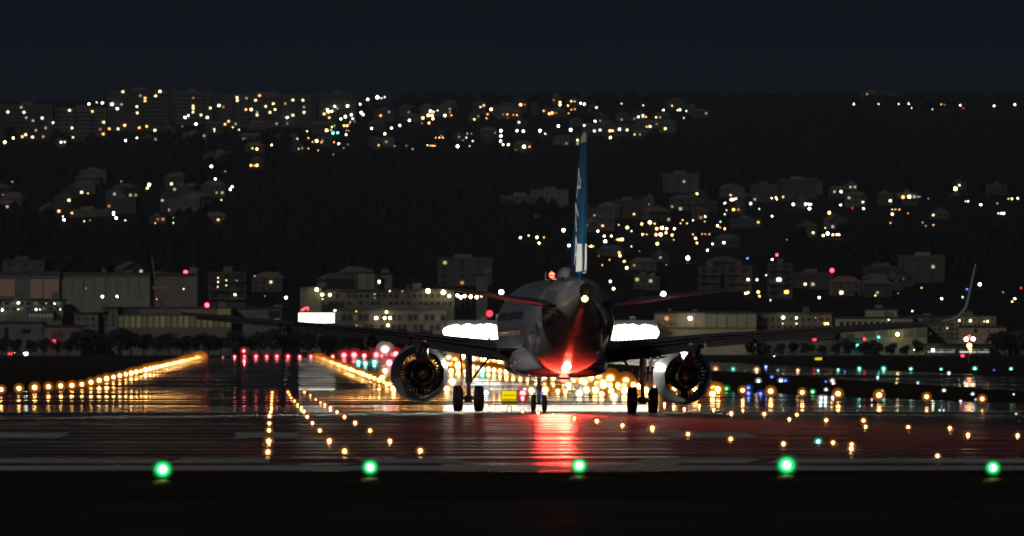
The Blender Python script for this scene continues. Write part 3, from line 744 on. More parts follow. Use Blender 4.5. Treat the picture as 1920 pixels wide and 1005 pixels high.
# red lamps at the far end of the runway
reds = [(418, 2, 'l'), (440, 4.5, 'm'), (458, 4, 'm'), (480, 4.6, 'h'), (500, 5, 'h'), (519, 5, 'h'), (540, 4.6, 'h'), (562, 3.6, 'm'), (583, 5, 'h'), (602, 5, 'h'), (624, 4, 'm'), (645, 7.5, 'h'), (664, 8, 'h'), (683, 7, 'm'), (706, 9, 'h'), (724, 8, 'h'), (736, 9, 'm'), (716, 6, 'm')]
row = [field_lamp(x, 673 if x != 716 else 690, 'R', r, k, 2830) for x, r, k in reds]
row.sort(key=lambda o: o.location.x)
label_row(row, 'red lamp in the row closing the far runway end, # from the left', 'red lamps at the runway end')
row = [field_lamp(x, y, 'R', r, 'm', dd) for x, y, r, dd in ((458, 684, 4.5, 2400), (458, 694, 4, 2200), (458, 703, 3, 2000), (730, 688, 10, 1900), (742, 664, 8, 2800), (980, 744, 9, 700), (980, 756, 6, 620), (982, 706, 6, 1500))]  # first three imitate the reflection streak under the raised red lamp
for i, (o, t) in enumerate(zip(row, ('upper added red glow imitating the reflection streak under the raised red lamp', 'middle added red glow imitating the reflection streak under the raised red lamp', 'lowest added red glow imitating the reflection streak under the raised red lamp', 'blurred red lamp beside the rim of the left engine', 'blurred red lamp just above the left engine', 'crimson lamp left of the nose wheels', 'lower crimson lamp left of the nose wheels', 'small crimson lamp under the belly of the airliner'))): o['label'] = t
o = field_lamp(457, 658, 'R', 5.5, 'h', 2830); o['label'] = 'raised red lamp on a post above the red row'
o = field_lamp(722, 656, 'P', 10, 'h', 2830); o['label'] = 'dazzling pinkish white lamp above the left engine rim'
# coloured taxiway lamps
def batch(txt, fn):
    out = []
    for it in txt.split(';'):
        it = it.strip()
        if not it: continue
        q = it.split(); out.append(fn(float(q[0]), float(q[1]), q[2], float(q[3]) if len(q) > 3 else None))
    return out
Z8 = lambda x, y: (1320 + x/3.2, 640 + y/3.2)
tl = []
def taxi(x, y, c, r):
    X, Y = Z8(x, y)
    k = 'h' if c.isupper() else 'l'
    o = field_lamp(X, Y, c.upper(), r or (3.2 if k == 'h' else 2.2), {'h': 'm', 'l': 'l'}[k]); tl.append((X, Y, c.upper(), o)); return o
batch('''175 170 t 4; 443 173 t; 685 175 T 2.6; 805 172 T 2.8; 932 167 T 3.6; 1078 168 T 4; 1241 168 T 3.4; 1423 168 T 3.2; 1625 167 T 3.6; 1842 167 T 3.6;
 315 176 O 4.6; 563 176 O 3.8; 372 153 B 3.4; 407 217 b 3.4; 845 180 b; 1740 172 b; 327 243 W 4.4; 462 240 W 4; 488 240 b 4; 267 285 b 5; 267 318 b 5; 267 345 b 4; 340 320 b 4.6; 731 242 b 3; 732 293 W 3.6; 770 240 P 4; 776 255 P 3.4;
 652 307 G 4; 703 342 W 4; 728 342 W 4; 700 371 W 4; 728 371 W 4; 792 315 P 3; 773 338 P 3.6; 765 370 o 3; 765 398 o 3; 1042 215 W 2.6; 1154 250 o; 1283 248 w; 1563 248 w; 1469 191 W 2.8; 1440 297 W 3.6; 1612 318 W 3; 1540 360 W 2.4; 1630 350 p; 1858 318 P 2; 1070 297 p; 1007 348 p; 1007 382 p; 1414 415 w; 1438 415 w; 1608 418 w; 1873 438 y; 935 388 w; 135 290 g 5;
 70 172 o 6''', taxi)
tl.sort(key=lambda q: q[0]); cnt = {}
for X, Y, c, o in tl:
    i = cnt[c] = cnt.get(c, -1) + 1
    o['label'] = f'{CNAME[c]} taxiway lamp in the field right of the airliner, {nth(i)} from the left'; o['group'] = f'{CNAME[c]} taxiway lamps right of the airliner'; o['category'] = 'taxiway light'; o.name = 'taxiway_lamp'
for x, y, c, r, dd, t in ((904, 706, 'T', 6.5, 1500, 'turquoise lamp between the left gear leg and the belly'), (911, 742, 'W', 6, 760, 'bluish white lamp right beside the left main wheels'), (984, 733, 'W', 7, 880, 'bluish white lamp left of the nose gear'),
                          (1090, 732, 'W', 7, 900, 'bluish white lamp below the belly of the jet, right of the nose gear'), (672, 690, 'T', 6, 2100, 'green-blue lamp left of the left engine, nearer to the amber row'), (702, 688, 'T', 6, 2100, 'green-blue lamp close to the left engine'), (685, 694, 'T', 5, 2000, 'green-blue lamp between two others left of the left engine'),
                          (1012, 745, 'B', 5, 760, 'blue lamp between the nose wheels and the amber cluster')):
    o = field_lamp(x, y, c, r, 'h', dd, name='taxiway_lamp'); o['label'] = t; o['category'] = 'taxiway light'

# lit guidance signs
def sign(x0, y0, x1, y1, d, c, st, label, bars=()):
    p, q = at(x0, y1, d), at(x1, y0, d); w = q.x - p.x; h = q.z - p.z
    z0 = gz(d) + 0.02
    t = empty('guidance_sign', ((p.x+q.x)/2, d, z0), label=label, category='sign')
    b = MB(); b.box(-w/2-0.03, 0.0, p.z-z0-0.03, w/2+0.03, 0.25, q.z-z0+0.03); b.build('case', M_POLE, t)
    b = MB(); b.box(-w/2, -0.02, p.z-z0, w/2, -0.002, q.z-z0); b.build('panel', emis('sign_' + label[:12], c, st), t)
    for s_ in (-1, 1): b = MB(); b.box(s_*w*0.35-0.03, 0.1, 0, s_*w*0.35+0.03, 0.16, p.z-z0); b.build('post', M_POLE, t)
    for f0, f1, g0, g1 in bars: b = MB(); b.box(-w/2+w*f0, -0.028, p.z-z0+h*g0, -w/2+w*f1, -0.0205, p.z-z0+h*g1); b.build('mark', M_BLACK, t)
sign(941, 733, 968, 759, 640, (1.0, 0.72, 0.0), 0.95, 'square yellow lit sign with dark bars left of the nose gear', ((0.1, 0.9, 0.66, 0.71), (0.15, 0.85, 0.36, 0.42), (0.2, 0.8, 0.14, 0.19)))
sign(1528, 670.5, 1541, 675, 2500, (0.85, 0.80, 0.0), 0.9, 'tiny yellow lit sign beyond the field under the right wing')
sign(1903, 712, 1921, 722, 1350, (1.0, 0.86, 0.35), 1.6, 'pale yellow lit sign at the right end of the field')
# ------------------------------------------------------------------ city: street lamps, houses, blocks
def city_mesh(c, k):
    key = ('city', c, k)
    if key in _lm: return _lm[key]
    b = MB(); b.ball((0, 0, 0), 1.0, 0, 8, 6)
    b.tube((0.0, 0.6, -9), (0.0, 0.6, 1.2), 0.16, 0.10, 5, 1); b.tube((0, 0.6, 1.2), (0, -0.3, 1.25), 0.1, 0.1, 4, 1)
    me = b.mesh('street_lamp')
    me.materials.append(emis(f'city_{c}_{k}', COLS[c], {'h': 14.0, 'm': 4.5, 'l': 0.9}[k], sample=False)); me.materials.append(M_POLE)
    _lm[key] = me; return me

LIGHTS = []                        # (x, y, colour, bright?, radius)
def collect(txt, ox, oy, sc):
    for it in txt.replace('\n', ' ').split(';'):
        q = it.split()
        if not q: continue
        c = q[2] if len(q) > 2 else 'y.'
        k = 'l' if c.endswith('.') else ('h' if c[0].isupper() else 'm')
        r = float(q[3]) if len(q) > 3 else {'h': 2.5, 'm': 1.9, 'l': 2.0}[k]
        LIGHTS.append((ox + float(q[0])/sc, oy + float(q[1])/sc, c[0].upper(), k, r))
collect('''60 240 y; 180 243 c; 197 283 c.; 248 305 c.; 317 285 c; 160 205 c.; 398 320 C 3; 522 228 y; 541 360 y; 245 428 y; 325 425 y.; 270 378 y.; 343 360 y.; 193 410 y; 168 425 o; 65 430 Y; 100 435 Y 3.6; 36 467 Y 3.6; 458 466 C 3; 485 465 y; 548 430 y; 667 180 C 3.4; 725 167 c; 767 172 C 3; 840 182 C 4; 912 183 c.; 880 215 C; 705 236 o; 693 236 o; 778 317 y; 752 370 o.; 775 405 o; 820 366 o; 886 367 y; 936 340 O 3; 1030 247 y; 1045 358 o; 1100 348 o; 1165 355 y; 1162 378 Y; 1028 434 Y; 942 454 C; 922 88 y; 1200 86 Y; 1168 120 y; 1053 118 y.; 1088 135 o; 1088 157 o; 1027 200 y; 1450 135 o.; 1448 195 y; 1450 212 O; 1448 240 y; 1388 281 C; 1413 267 c; 1508 263 y; 1555 281 C; 1470 330 Y 3.4; 1367 348 o.; 1555 225 y.; 1578 210 y; 1643 192 C; 1675 203 o.; 1778 132 y; 1780 155 y; 1848 137 y; 1885 222 Y; 1845 222 o; 1688 332 o; 1715 310 o; 1745 355 y; 1768 330 y.; 1608 370 y; 1608 385 c; 1793 373 y; 1585 648 C 3.4; 1690 686 c.; 1615 742 C 3.4; 1742 800 C 3.6; 1727 820 C 3.8; 1660 900 y; 1625 845 y.; 1120 785 C 3.8; 1105 810 O 3; 660 850 o; 908 760 c.; 540 998 o; 852 995 C; 92 763 c.''', 0, 150, 4)
collect('120 412 C 3.2; 118 406 c; 158 415 c; 213 402 C; 218 409 C 3.2; 235 413 c; 169 413 o.; 291 418 o; 296 411 o.; 325 408 c.; 409 412 o; 325 418 c', 0, 0, 1)
collect('''187 117 o; 89 137 y.; 157 152 y; 437 150 y; 512 152 y; 290 178 y; 233 198 y; 380 177 y.; 303 222 y; 265 243 y; 520 203 y.; 520 243 y; 437 264 y; 393 282 C 3; 168 243 y.; 168 262 y; 315 328 P.; 395 327 o.; 543 384 c; 470 441 o; 553 436 o; 615 457 Y 3.2; 585 464 o; 650 468 o; 745 467 o; 780 478 C; 850 482 y.; 817 510 o.; 278 487 P; 133 512 o; 167 518 O 3; 480 517 o; 505 511 y.; 553 514 o; 626 527 o; 740 558 c.; 122 640 O; 148 642 o; 167 640 O 3; 998 145 C 3; 1070 130 C 4.4; 1100 137 c; 1125 128 c; 940 181 C; 846 195 C 3; 750 197 C 3; 770 213 y.; 695 222 Y 3; 702 238 Y 3; 728 235 Y; 672 255 y; 710 283 o; 950 245 C 3.4; 963 259 C 3.4; 905 260 y; 875 262 C; 830 275 C 3.2; 797 291 C 3.2; 885 290 y; 867 315 y; 900 310 y.; 860 330 y.; 820 343 O 2.6; 843 343 O 2.6; 690 378 Y 3.2; 730 352 y; 724 376 y; 738 398 T 3.2; 773 396 T 3.2; 836 410 Y 3; 855 380 y.; 838 378 y.; 1027 363 C 3; 1126 403 Y 3; 1176 360 C 3.2; 1238 340 C 3; 1312 303 C 3; 1080 489 o; 1468 233 Y 3; 1522 229 c; 1452 265 Y 3.8; 1480 265 Y 3.8; 1412 285 O 3.2; 1487 290 O 3; 1458 322 O 3; 1405 325 o.; 1577 267 Y 3.8; 1625 265 o; 1652 213 O; 1843 203 c; 1508 432 o; 1535 432 O 1.8; 1562 432 o; 1445 488 c; 1468 493 o; 1485 493 O 1.8; 1500 493 o; 1672 497 C 3.6; 1762 495 c; 1785 458 c; 1738 432 c; 1712 452 o.; 1683 427 y.; 1745 402 o; 1775 402 o.; 1335 517 c.; 1288 493 c.; 1200 495 c.''', 440, 150, 4)
collect('''83 220 Y 3; 305 185 O 3; 303 207 O; 268 207 O; 478 232 o; 518 253 O 2.6; 540 247 O 2.8; 600 168 O 3.6; 600 187 Y 2.6; 553 150 o.; 685 160 y; 710 160 o; 660 192 O; 685 222 o; 710 218 o; 665 250 o; 755 174 C; 782 180 C; 57 257 o; 50 287 o; 173 258 o.; 205 258 o; 207 283 o.; 250 262 o; 277 262 o; 156 381 C 3.8; 157 420 C 3.6; 153 458 C 3.4; 173 484 Y; 213 484 C 3; 113 396 o.; 277 380 C 3.6; 325 384 Y 3.8; 450 380 C 3.4; 489 403 c; 588 346 C 3.4; 680 374 C 4; 782 341 C 2.8; 863 309 C; 922 313 C 3; 857 382 c; 900 376 c; 1046 370 C; 1103 375 c; 975 381 O; 995 381 O 2.8; 978 431 Y 3; 1188 277 C; 1245 277 o; 1222 277 o; 1320 280 y; 1275 348 Y; 1250 350 o; 1325 330 o.; 1390 365 O; 1160 408 o; 1375 226 C; 1225 190 c; 1062 177 c; 1440 193 o; 1482 226 c; 1500 223 Y; 1547 233 c; 1528 285 o; 330 500 Y 4; 372 500 o''', 900, 150, 4)
collect('''760 157 y; 785 160 C 2; 950 160 c; 1083 159 c; 1151 159 C 2; 1170 187 c; 1308 195 c; 1367 162 o; 1390 165 o.; 1494 168 C; 1515 187 r; 1719 172 C; 1857 163 C 2; 1461 725 Y 5; 1488 701 y''', 1380, 150, 3.552)
collect('''30 145 c.; 87 191 c; 173 116 C 2; 203 112 y; 208 124 Y 2; 252 108 o; 323 160 C 3; 430 158 C 2.6; 443 158 C 2.6; 435 188 C 3.6; 408 158 c; 177 242 C 2.4; 80 283 o; 572 218 O 3.6; 651 164 C 2; 805 143 y; 809 188 C; 732 185 r; 994 134 Y; 1008 195 y; 1030 194 o; 1057 195 o; 1008 227 Y; 1117 222 o; 995 288 o; 1082 109 o; 1125 107 Y 2; 1160 107 y.; 1185 107 c.; 1198 107 c.; 1258 120 c.; 1292 233 y; 1293 302 o; 1219 285 c.; 1240 308 c.; 1515 138 y; 1532 138 Y 2; 1621 162 C 3.4; 1835 121 Y; 1812 121 o; 1877 118 Y; 1742 222 c; 1766 222 C 2.6; 1780 222 C 2.6; 1735 153 c.; 545 323 y; 530 375 Y 2.6; 561 361 Y 4; 597 370 O; 625 368 Y 3; 640 370 O; 460 355 y; 278 404 c.; 209 509 R 3.6; 177 540 C 2.8; 5 533 B 2.2; 135 650 c; 10 680 Y 3.2; 72 680 Y 3.6; 183 680 y.; 223 680 c; 10 770 O 4; 80 766 O 3.2; 88 795 O 2.6; 275 766 o; 405 712 y; 165 823 y; 503 805 C 3.4; 890 790 y; 905 770 y.; 1211 737 o; 1048 775 y.; 1350 812 C 2.4; 1495 802 c; 1525 747 B 2.4; 1540 760 C 2; 1614 713 C 4; 1857 812 Y; 1838 832 O; 1900 738 r; 1775 768 c.; 1147 898 C 2.4''', 1400, 340, 3.692)
collect('''143 422 C 3.2; 205 407 c; 267 420 Y 3.6; 283 463 Y 3; 320 420 o; 467 367 C 5; 508 481 C 3.4; 760 333 o; 880 327 y; 724 373 C 3; 772 410 Y 3.2; 825 410 Y; 780 450 Y 4; 905 435 O 4.4; 885 437 O 3; 867 437 o; 945 347 O 5; 977 373 c; 1053 320 O 4.4; 1114 308 Y 4.4; 1150 317 y; 995 246 o; 1060 398 O 3.6; 1090 398 o; 1165 355 O 4; 1205 350 Y 4.4; 1240 355 Y 4; 1160 400 O 4.4; 1195 400 Y 5; 1235 385 O 4; 1280 403 O 3.6; 1298 355 Y 4; 1293 438 o; 1170 468 O 3.8; 673 487 O 3; 655 487 o; 690 487 o; 730 560 o.; 757 628 o; 812 588 o; 883 535 o; 890 557 O 3.6; 922 600 O 3.4; 940 648 Y 3.6; 997 630 o.; 975 488 c; 1036 523 c.; 1193 572 y.; 1237 625 c.; 1398 575 C 7; 1545 517 C 3; 1583 471 C 2.8; 1669 460 Y 2.8; 1458 427 Y 3; 1467 462 O; 1437 398 o; 1505 396 o; 1530 396 o; 1560 396 o; 1393 315 y; 1345 315 o; 1360 290 o; 1438 293 c; 1529 264 C 3; 1525 300 o; 1643 303 c; 1622 332 Y 3; 1640 345 o; 1676 355 O; 1677 163 C 2.6; 1725 138 Y 3.4; 1742 136 Y 3.4; 1760 130 y; 1720 103 o; 1742 212 O 3; 1688 216 y; 1675 247 c; 1343 207 c.; 1873 157 c.; 817 750 C 4; 842 805 Y 3.8; 1833 840 Y 3''', 940, 340, 4)
CITY_ONLY = len(LIGHTS)
# lamps of the airport side, in front of and on its buildings
collect('''36 163 y; 36 195 y; 33 232 y; 97 183 y; 97 220 y; 175 183 c.; 163 290 Y 2.6; 432 195 y; 388 300 o.; 545 312 Y 4.6; 775 253 Y 5; 817 290 Y 5; 875 292 Y 4; 820 322 y; 1210 285 y.; 1210 315 y.; 1323 263 y; 1418 265 y.; 1610 262 Y 7; 1725 272 Y 6.5; 1770 300 Y 4.6; 1830 295 Y 5.5; 1855 310 Y 4.6; 1885 300 Y 5; 1930 305 Y 5; 1975 308 Y 4.6; 2010 300 y 4; 912 410 W 3.4; 1072 415 o; 1072 520 y.; 1222 465 P 5; 1298 420 Y 3.6; 1285 465 Y 3.6; 1325 465 Y 4; 1310 520 y 5; 880 470 c.; 310 150 c.''', 400, 480, 4)
collect('''137 352 C 3; 137 400 y; 18 405 C 3.4; 270 402 C; 300 402 c; 345 355 y.; 408 357 C 2; 452 400 c; 768 305 C 3.6; 878 303 C 3.6; 645 243 c.; 1378 247 y; 922 578 C 6.5; 110 733 C 2.6; 180 733 C 4.4; 198 733 C 4.4''', 0, 480, 4)
collect('''447 510 Y 4.2; 540 512 Y 3.4; 443 553 y; 540 553 y; 675 512 y.; 742 553 O 2.6; 760 553 Y 2.8; 1190 525 y; 967 707 T 4; 1120 648 T 2.6; 1253 628 Y 6; 1225 718 C 4; 1370 738 c; 1690 530 Y 2.6; 1767 533 Y 2.8; 1605 585 y; 1890 537 Y 3.2; 1865 537 y; 1357 463 c; 1503 740 C 4.2; 358 793 Y 5; 382 793 Y 5.4; 588 793 Y 6; 80 793 y.''', 1350, 460, 3.765)
collect('1250 597 O. 7; 1294 597 P 6; 1220 560 Y 3; 1240 553 Y 4; 1140 612 Y 3', 0, 0, 1)

ZONES = [((0, 165, 760, 300), 'on the upper left ridge among the apartment blocks'), ((0, 300, 960, 480), 'on the dark lower slope left of the fin'), ((760, 150, 1400, 300), 'on the upper hillside behind the fin tip'), ((1360, 150, 1920, 260), 'on the far ridge at upper right'),
         ((930, 330, 1400, 540), 'on the hillside right of the fin'), ((1400, 330, 1920, 460), 'high in the hill town at right'), ((1130, 440, 1920, 600), 'in the streets above the right wing'), ((0, 480, 470, 760), 'by the airport buildings at left'), ((400, 480, 940, 760), 'by the buildings above the left wing'), ((0, 0, 1920, 1005), 'beyond the right wing')]
def zone(x, y):
    for i, ((a, b, c, d), t) in enumerate(ZONES):
        if a <= x < c and b <= y < d: return i
    return 9

M_WALLS = [mat(f'house_wall_{i}', c, 0.85, var=0.15, scale=0.4) for i, c in enumerate(((0.070, 0.067, 0.061), (0.048, 0.045, 0.043), (0.090, 0.084, 0.078), (0.045, 0.038, 0.035)))]
M_ROOFS = [mat(f'house_roof_{i}', c, 0.8, var=0.2, scale=0.8) for i, c in enumerate(((0.10, 0.09, 0.09), (0.16, 0.11, 0.09), (0.08, 0.09, 0.11)))]
M_DARKWIN = mat('unlit_window', (0.03, 0.03, 0.035), 0.15)
def wall_mesh(w, dp, h, gable, ins):
    b = MB(); b.box(-w/2, 0, -6, w/2, dp, h)
    if gable: b.add([(-w/2, 0, h), (w/2, 0, h), (0, 0, h+gable), (-w/2, dp, h), (w/2, dp, h), (0, dp, h+gable)], [(0, 1, 2), (5, 4, 3)])
    return b.mesh('wall')
def roof_mesh(w, dp, h, kind, rise):
    b = MB(); e = 0.6
    if kind == 'flat':
        b.box(-w/2-0.3, -0.3, h, w/2+0.3, dp+0.3, h+0.35); b.box(-w/5, dp*0.3, h+0.35, w/8, dp*0.7, h+2.0)
    elif kind == 'hip':
        b.add([(-w/2-e, -e, h), (w/2+e, -e, h), (w/2+e, dp+e, h), (-w/2-e, dp+e, h), (-w/4, dp/2, h+rise), (w/4, dp/2, h+rise)], [(0,1,5,4), (1,2,5), (2,3,4,5), (3,0,4), (3,2,1,0)])
    else:
        k = rise/(w/2)
        top = [(-w/2-e, -e, h-e*k+0.1), (0, -e, h+rise+0.1), (w/2+e, -e, h-e*k+0.1), (-w/2-e, dp+e, h-e*k+0.1), (0, dp+e, h+rise+0.1), (w/2+e, dp+e, h-e*k+0.1)]
        low = [(a, c, z-0.3) for a, c, z in top]
        b.add(top+low, [(0,1,4,3), (1,2,5,4), (9,10,7,6), (10,11,8,7), (0,6,7,1), (1,7,8,2), (3,4,10,9), (4,5,11,10), (0,3,9,6), (2,8,11,5)])
    return b.mesh('roof')
def pane_mesh(w, h):
    b = MB(); b.box(-w/2, -0.06, -h/2, w/2, 0.05, h/2); return b.mesh('window')
KINDS = []
for w, dp, h, kind, rise, cols, fl in ((11, 9, 6, 'gable', 3.0, 3, 2), (14, 10, 6.5, 'hip', 2.8, 4, 2), (18, 12, 10, 'flat', 0, 5, 3), (9, 9, 6.2, 'flat', 0, 3, 2), (24, 12, 13, 'flat', 0, 6, 4), (13, 8, 5.8, 'hip', 2.4, 3, 2)):
    KINDS.append((w, dp, h, kind, wall_mesh(w, dp, h, rise if kind == 'gable' else 0, 0), roof_mesh(w, dp, h, kind, rise),
                  [(-w/2 + w*(i+0.5)/cols, 1.7 + j*(h-0.6)/fl) for j in range(fl) for i in range(cols)], pane_mesh(1.5, 1.4)))
for K in KINDS:
    K[4].materials.append(M_WALLS[0]); K[5].materials.append(M_ROOFS[0]); K[7].materials.append(M_DARKWIN)
HOUSES = []
def house(ki, X, d, z, rz, lit=None):
    """lit: {window index: material}"""
    w, dp, h, kind, wm_, rm_, wins, pm = KINDS[ki]
    t = empty('house', (X, d, z), rz)
    o = link('wall', wm_, None, t); o.material_slots[0].link = 'OBJECT'; o.material_slots[0].material = R.choice(M_WALLS)
    o = link('roof', rm_, None, t); o.material_slots[0].link = 'OBJECT'; o.material_slots[0].material = R.choice(M_ROOFS)
    for i, (wx, wz) in enumerate(wins):
        if lit and i in lit or (ki in (0, 1, 3, 5)) or (i % 2 == 0):
            o = link('window', pm, None, t, (wx, 0, wz))
            o.material_slots[0].link = 'OBJECT'; o.material_slots[0].material = lit[i] if lit and i in lit else M_DARKWIN
    HOUSES.append((t, kind, bool(lit), len(wins))); return t
LIT = {(c, k): emis(f'lit_window_{c}_{k}', COLS[c], {'h': 8, 'm': 3.6, 'l': 0.6}[k], sample=False) for c in 'CYOPTRBW' for k in 'hml'}

LD = []
for i, (x, y, c, k, r) in enumerate(LIGHTS): LD.append(d_of_row(x, min(664, y + 9)) if i < CITY_ONLY else 3290)
GRID = {}
for i, L_ in enumerate(LIGHTS): GRID.setdefault((int(L_[0]//20), int(L_[1]//20)), []).append(i)
def hides(x0, x1, y0, y1, d, own=-1):
    n = 0
    for gx in range(int(x0//20), int(x1//20)+1):
        for gy in range(int(y0//20), int(y1//20)+1):
            for i in GRID.get((gx, gy), ()):
                L_ = LIGHTS[i]
                if i != own and x0-2 < L_[0] < x1+2 and y0-2 < L_[1] < y1+2 and LD[i] > d-4: n += 1
    return n
def hb(ki, X, d, z):
    K = KINDS[ki]; f = FPX/d; x = 960 + X*f; y = HORY-(z-EYE)*f
    return x-(K[0]/2+1)*f, x+(K[0]/2+1)*f, y-(K[2]+3.2)*f, y
# apartment slabs along the upper left ridge (columns x0-x1, rows y0-y1)
SLABS = [(0, 98, 197, 262), (104, 200, 203, 256), (203, 318, 170, 246), (322, 398, 172, 232), (402, 592, 178, 238), (598, 668, 176, 224), (940, 1010, 193, 212), (1092, 1180, 232, 256), (1560, 1600, 188, 198), (1850, 1888, 348, 366), (1680, 1720, 362, 384), (1310, 1350, 502, 545), (1360, 1410, 500, 548), (1440, 1486, 495, 560), (1495, 1512, 372, 392), (1270, 1330, 372, 396)]
def slab(x0, x1, y0, y1, d, floors=None, m=None, name='apartment_block', glow=(), label=None, cat='apartment block', bays=None):
    p, q = at(x0, y1, d), at(x1, y0, d); w, h = q.x-p.x, q.z-p.z
    base = min(p.z, land_z(p.x, d), land_z(q.x, d)) - 1
    t = empty(name, ((p.x+q.x)/2, d, base), category=cat)
    if label: t['label'] = label
    z1 = q.z - base; dp = max(8.0, min(16.0, w*0.5))
    b = MB(); b.box(-w/2, 0, 0, w/2, dp, z1); b.build('wall', m or R.choice(M_WALLS[:3]), t)
    fh = 3.0; nf = floors or max(1, int(h/fh)); fh = h/nf
    zb = p.z - base
    b = MB(); b.box(-w/2-0.3, -0.5, z1+0.004, w/2+0.3, dp+0.3, z1+0.4); b.box(-w*0.1, dp*0.3, z1+0.4, w*0.12, dp*0.8, z1+2.6); b.build('roof', M_ROOFS[0], t)
    nb = bays or max(2, int(w/4.2))
    pm = pane_mesh(w/nb*0.5, fh*0.45); pm.materials.append(M_DARKWIN)
    litpos = {}
    for gx, gy, c, k in glow:
        g = at(gx, gy, d); i = int((g.x-p.x)/(w/nb)); j = int((g.z-p.z)/fh)
        litpos[(max(0, min(nb-1, i)), max(0, min(nf-1, j)))] = (g.x-(p.x+q.x)/2, g.z-base, LIT[(c, k)])
    for j in range(nf):
        if w/nb > 1.5 and name == 'apartment_block':
            b = MB(); zf = zb+fh*j; b.box(-w/2+0.2, -1.1, zf-0.1, w/2-0.2, 0, zf+0.06); b.box(-w/2+0.2, -1.1, zf+0.06, w/2-0.2, -1.02, zf+0.75); b.build('balcony', M_WALLS[1] if m is None else m, t)
        for i in range(nb):
            if (i, j) in litpos: continue
            if (i*7+j*3) % 3 == 0 or nb*nf < 60: link('window', pm, None, t, (-w/2+w*(i+0.5)/nb, 0, zb+fh*(j+0.55)))
    for (i, j), (xx, zz, mm) in litpos.items():
        o = link('window', pm, None, t, (xx, -1.15 if name == 'apartment_block' else -0.02, zz)); o.material_slots[0].link = 'OBJECT'; o.material_slots[0].material = mm
        r = 1.35/ (w/nb*0.5/2)/2; o.scale = (max(0.7, r), 1, max(1.0, 1.25/(fh*0.45)))
    return t
used = set(); slab_objs = []
for si, (x0, x1, y0, y1) in enumerate(SLABS):
    d = min(9150, d_of_row((x0+x1)/2, y1) )
    g = []
    for i, (x, y, c, k, r) in enumerate(LIGHTS[:CITY_ONLY]):
        if i not in used and x0 < x < x1 and y0 < y < y1 and r <= 2.6: g.append((x, y, c, k)); used.add(i)
    for i, (x, y, c, k, r) in enumerate(LIGHTS[:CITY_ONLY]):
        if x0-3 < x < x1+3 and y0-3 < y < y1+3 and i not in used: LD[i] = min(LD[i], d - 4)
    t = slab(x0, x1, y0, y1, d, glow=g); slab_objs.append(t)
for t, lb_ in zip(slab_objs, ('wide dim apartment block at the left end of the upper ridge', 'dim apartment block second from the left on the upper ridge', 'tallest wide apartment block on the upper left ridge', 'apartment block right of the tallest one on the upper left ridge', 'longest apartment block on the upper left ridge',
        'apartment block beside the bright white lamps at the right end of the upper left ridge', 'low dim block on the hill left of the fin tip', 'low dim block right of the fin tip', 'tiny block on the far ridge at upper right', 'pale block at the upper edge of the hill town at far right', 'block with small warm lights in the right hill town',
        'faint block above the right tailplane with dark windows', 'squat faint block right of the right tailplane tip', 'tall faint block below the red lamp at right', 'small block with two white lights in the right hill town', 'dim wide block high on the hillside right of the fin')): t['label'] = lb_; t['group'] = 'blocks on the hills'

# warm lights become lit windows of houses; cool, strong or coloured ones stay street lamps
street = []
for i, (x, y, c, k, r) in enumerate(LIGHTS):
    if i in used: continue
    warm = c in 'OY' and r <= 3.3 and i < CITY_ONLY and R.random() < 0.75
    if warm:
        d = min(LD[i], d_of_row(x, y + 5)); p = at(x, y, d); best = None
        for _ in range(14):
            ki = R.randrange(6); wi = R.randrange(len(KINDS[ki][6])); wx, wz = KINDS[ki][6][wi]
            n_ = hides(*hb(ki, p.x-wx, d, p.z-wz), d, i)
            if best is None or n_ < best[0]: best = (n_, ki, wi)
            if n_ == 0: break
        if best[0] > 0: warm = False
        ki, wi = best[1:]; K = KINDS[ki]; wx, wz = K[6][wi]
    if warm:
        lit = {wi: LIT[(c, k)]}
        if R.random() < 0.3: lit[(wi+1) % len(K[6])] = LIT[(c, 'l')]
        t = house(ki, p.x - wx, d, p.z - wz, 0, lit)
        for ch in t.children:
            if ch.name.startswith('window') and ch.material_slots[0].material == LIT[(c, k)] and abs(ch.location.x-wx) < 0.01 and abs(ch.location.z-wz) < 0.01:
                s_ = max(0.7, r*d/FPX*1.35/1.5); ch.scale = (s_, 1, s_); ch.location.y = -0.08
    else:
        if i >= CITY_ONLY: continue
        d = LD[i]
        p = at(x, y, d); rr = r*d/FPX*R.uniform(0.42, 0.66)
        o = link('street_lamp', city_mesh(c, k), None, None, p, category='street lamp'); o.scale = (rr, rr, rr)
        street.append((zone(x, y), c, x, o))
def finish_street():
  street.sort(key=lambda q: (q[0], q[1], q[2])); cnt = {}
  for zn, c, x, o in street:
    i = cnt[(zn, c)] = cnt.get((zn, c), -1) + 1
    o['label'] = f'{CNAME[c]} lamp {ZONES[zn][1]}, {nth(i)} from left'; o['group'] = f'{CNAME[c]} lamps {ZONES[zn][1]}'

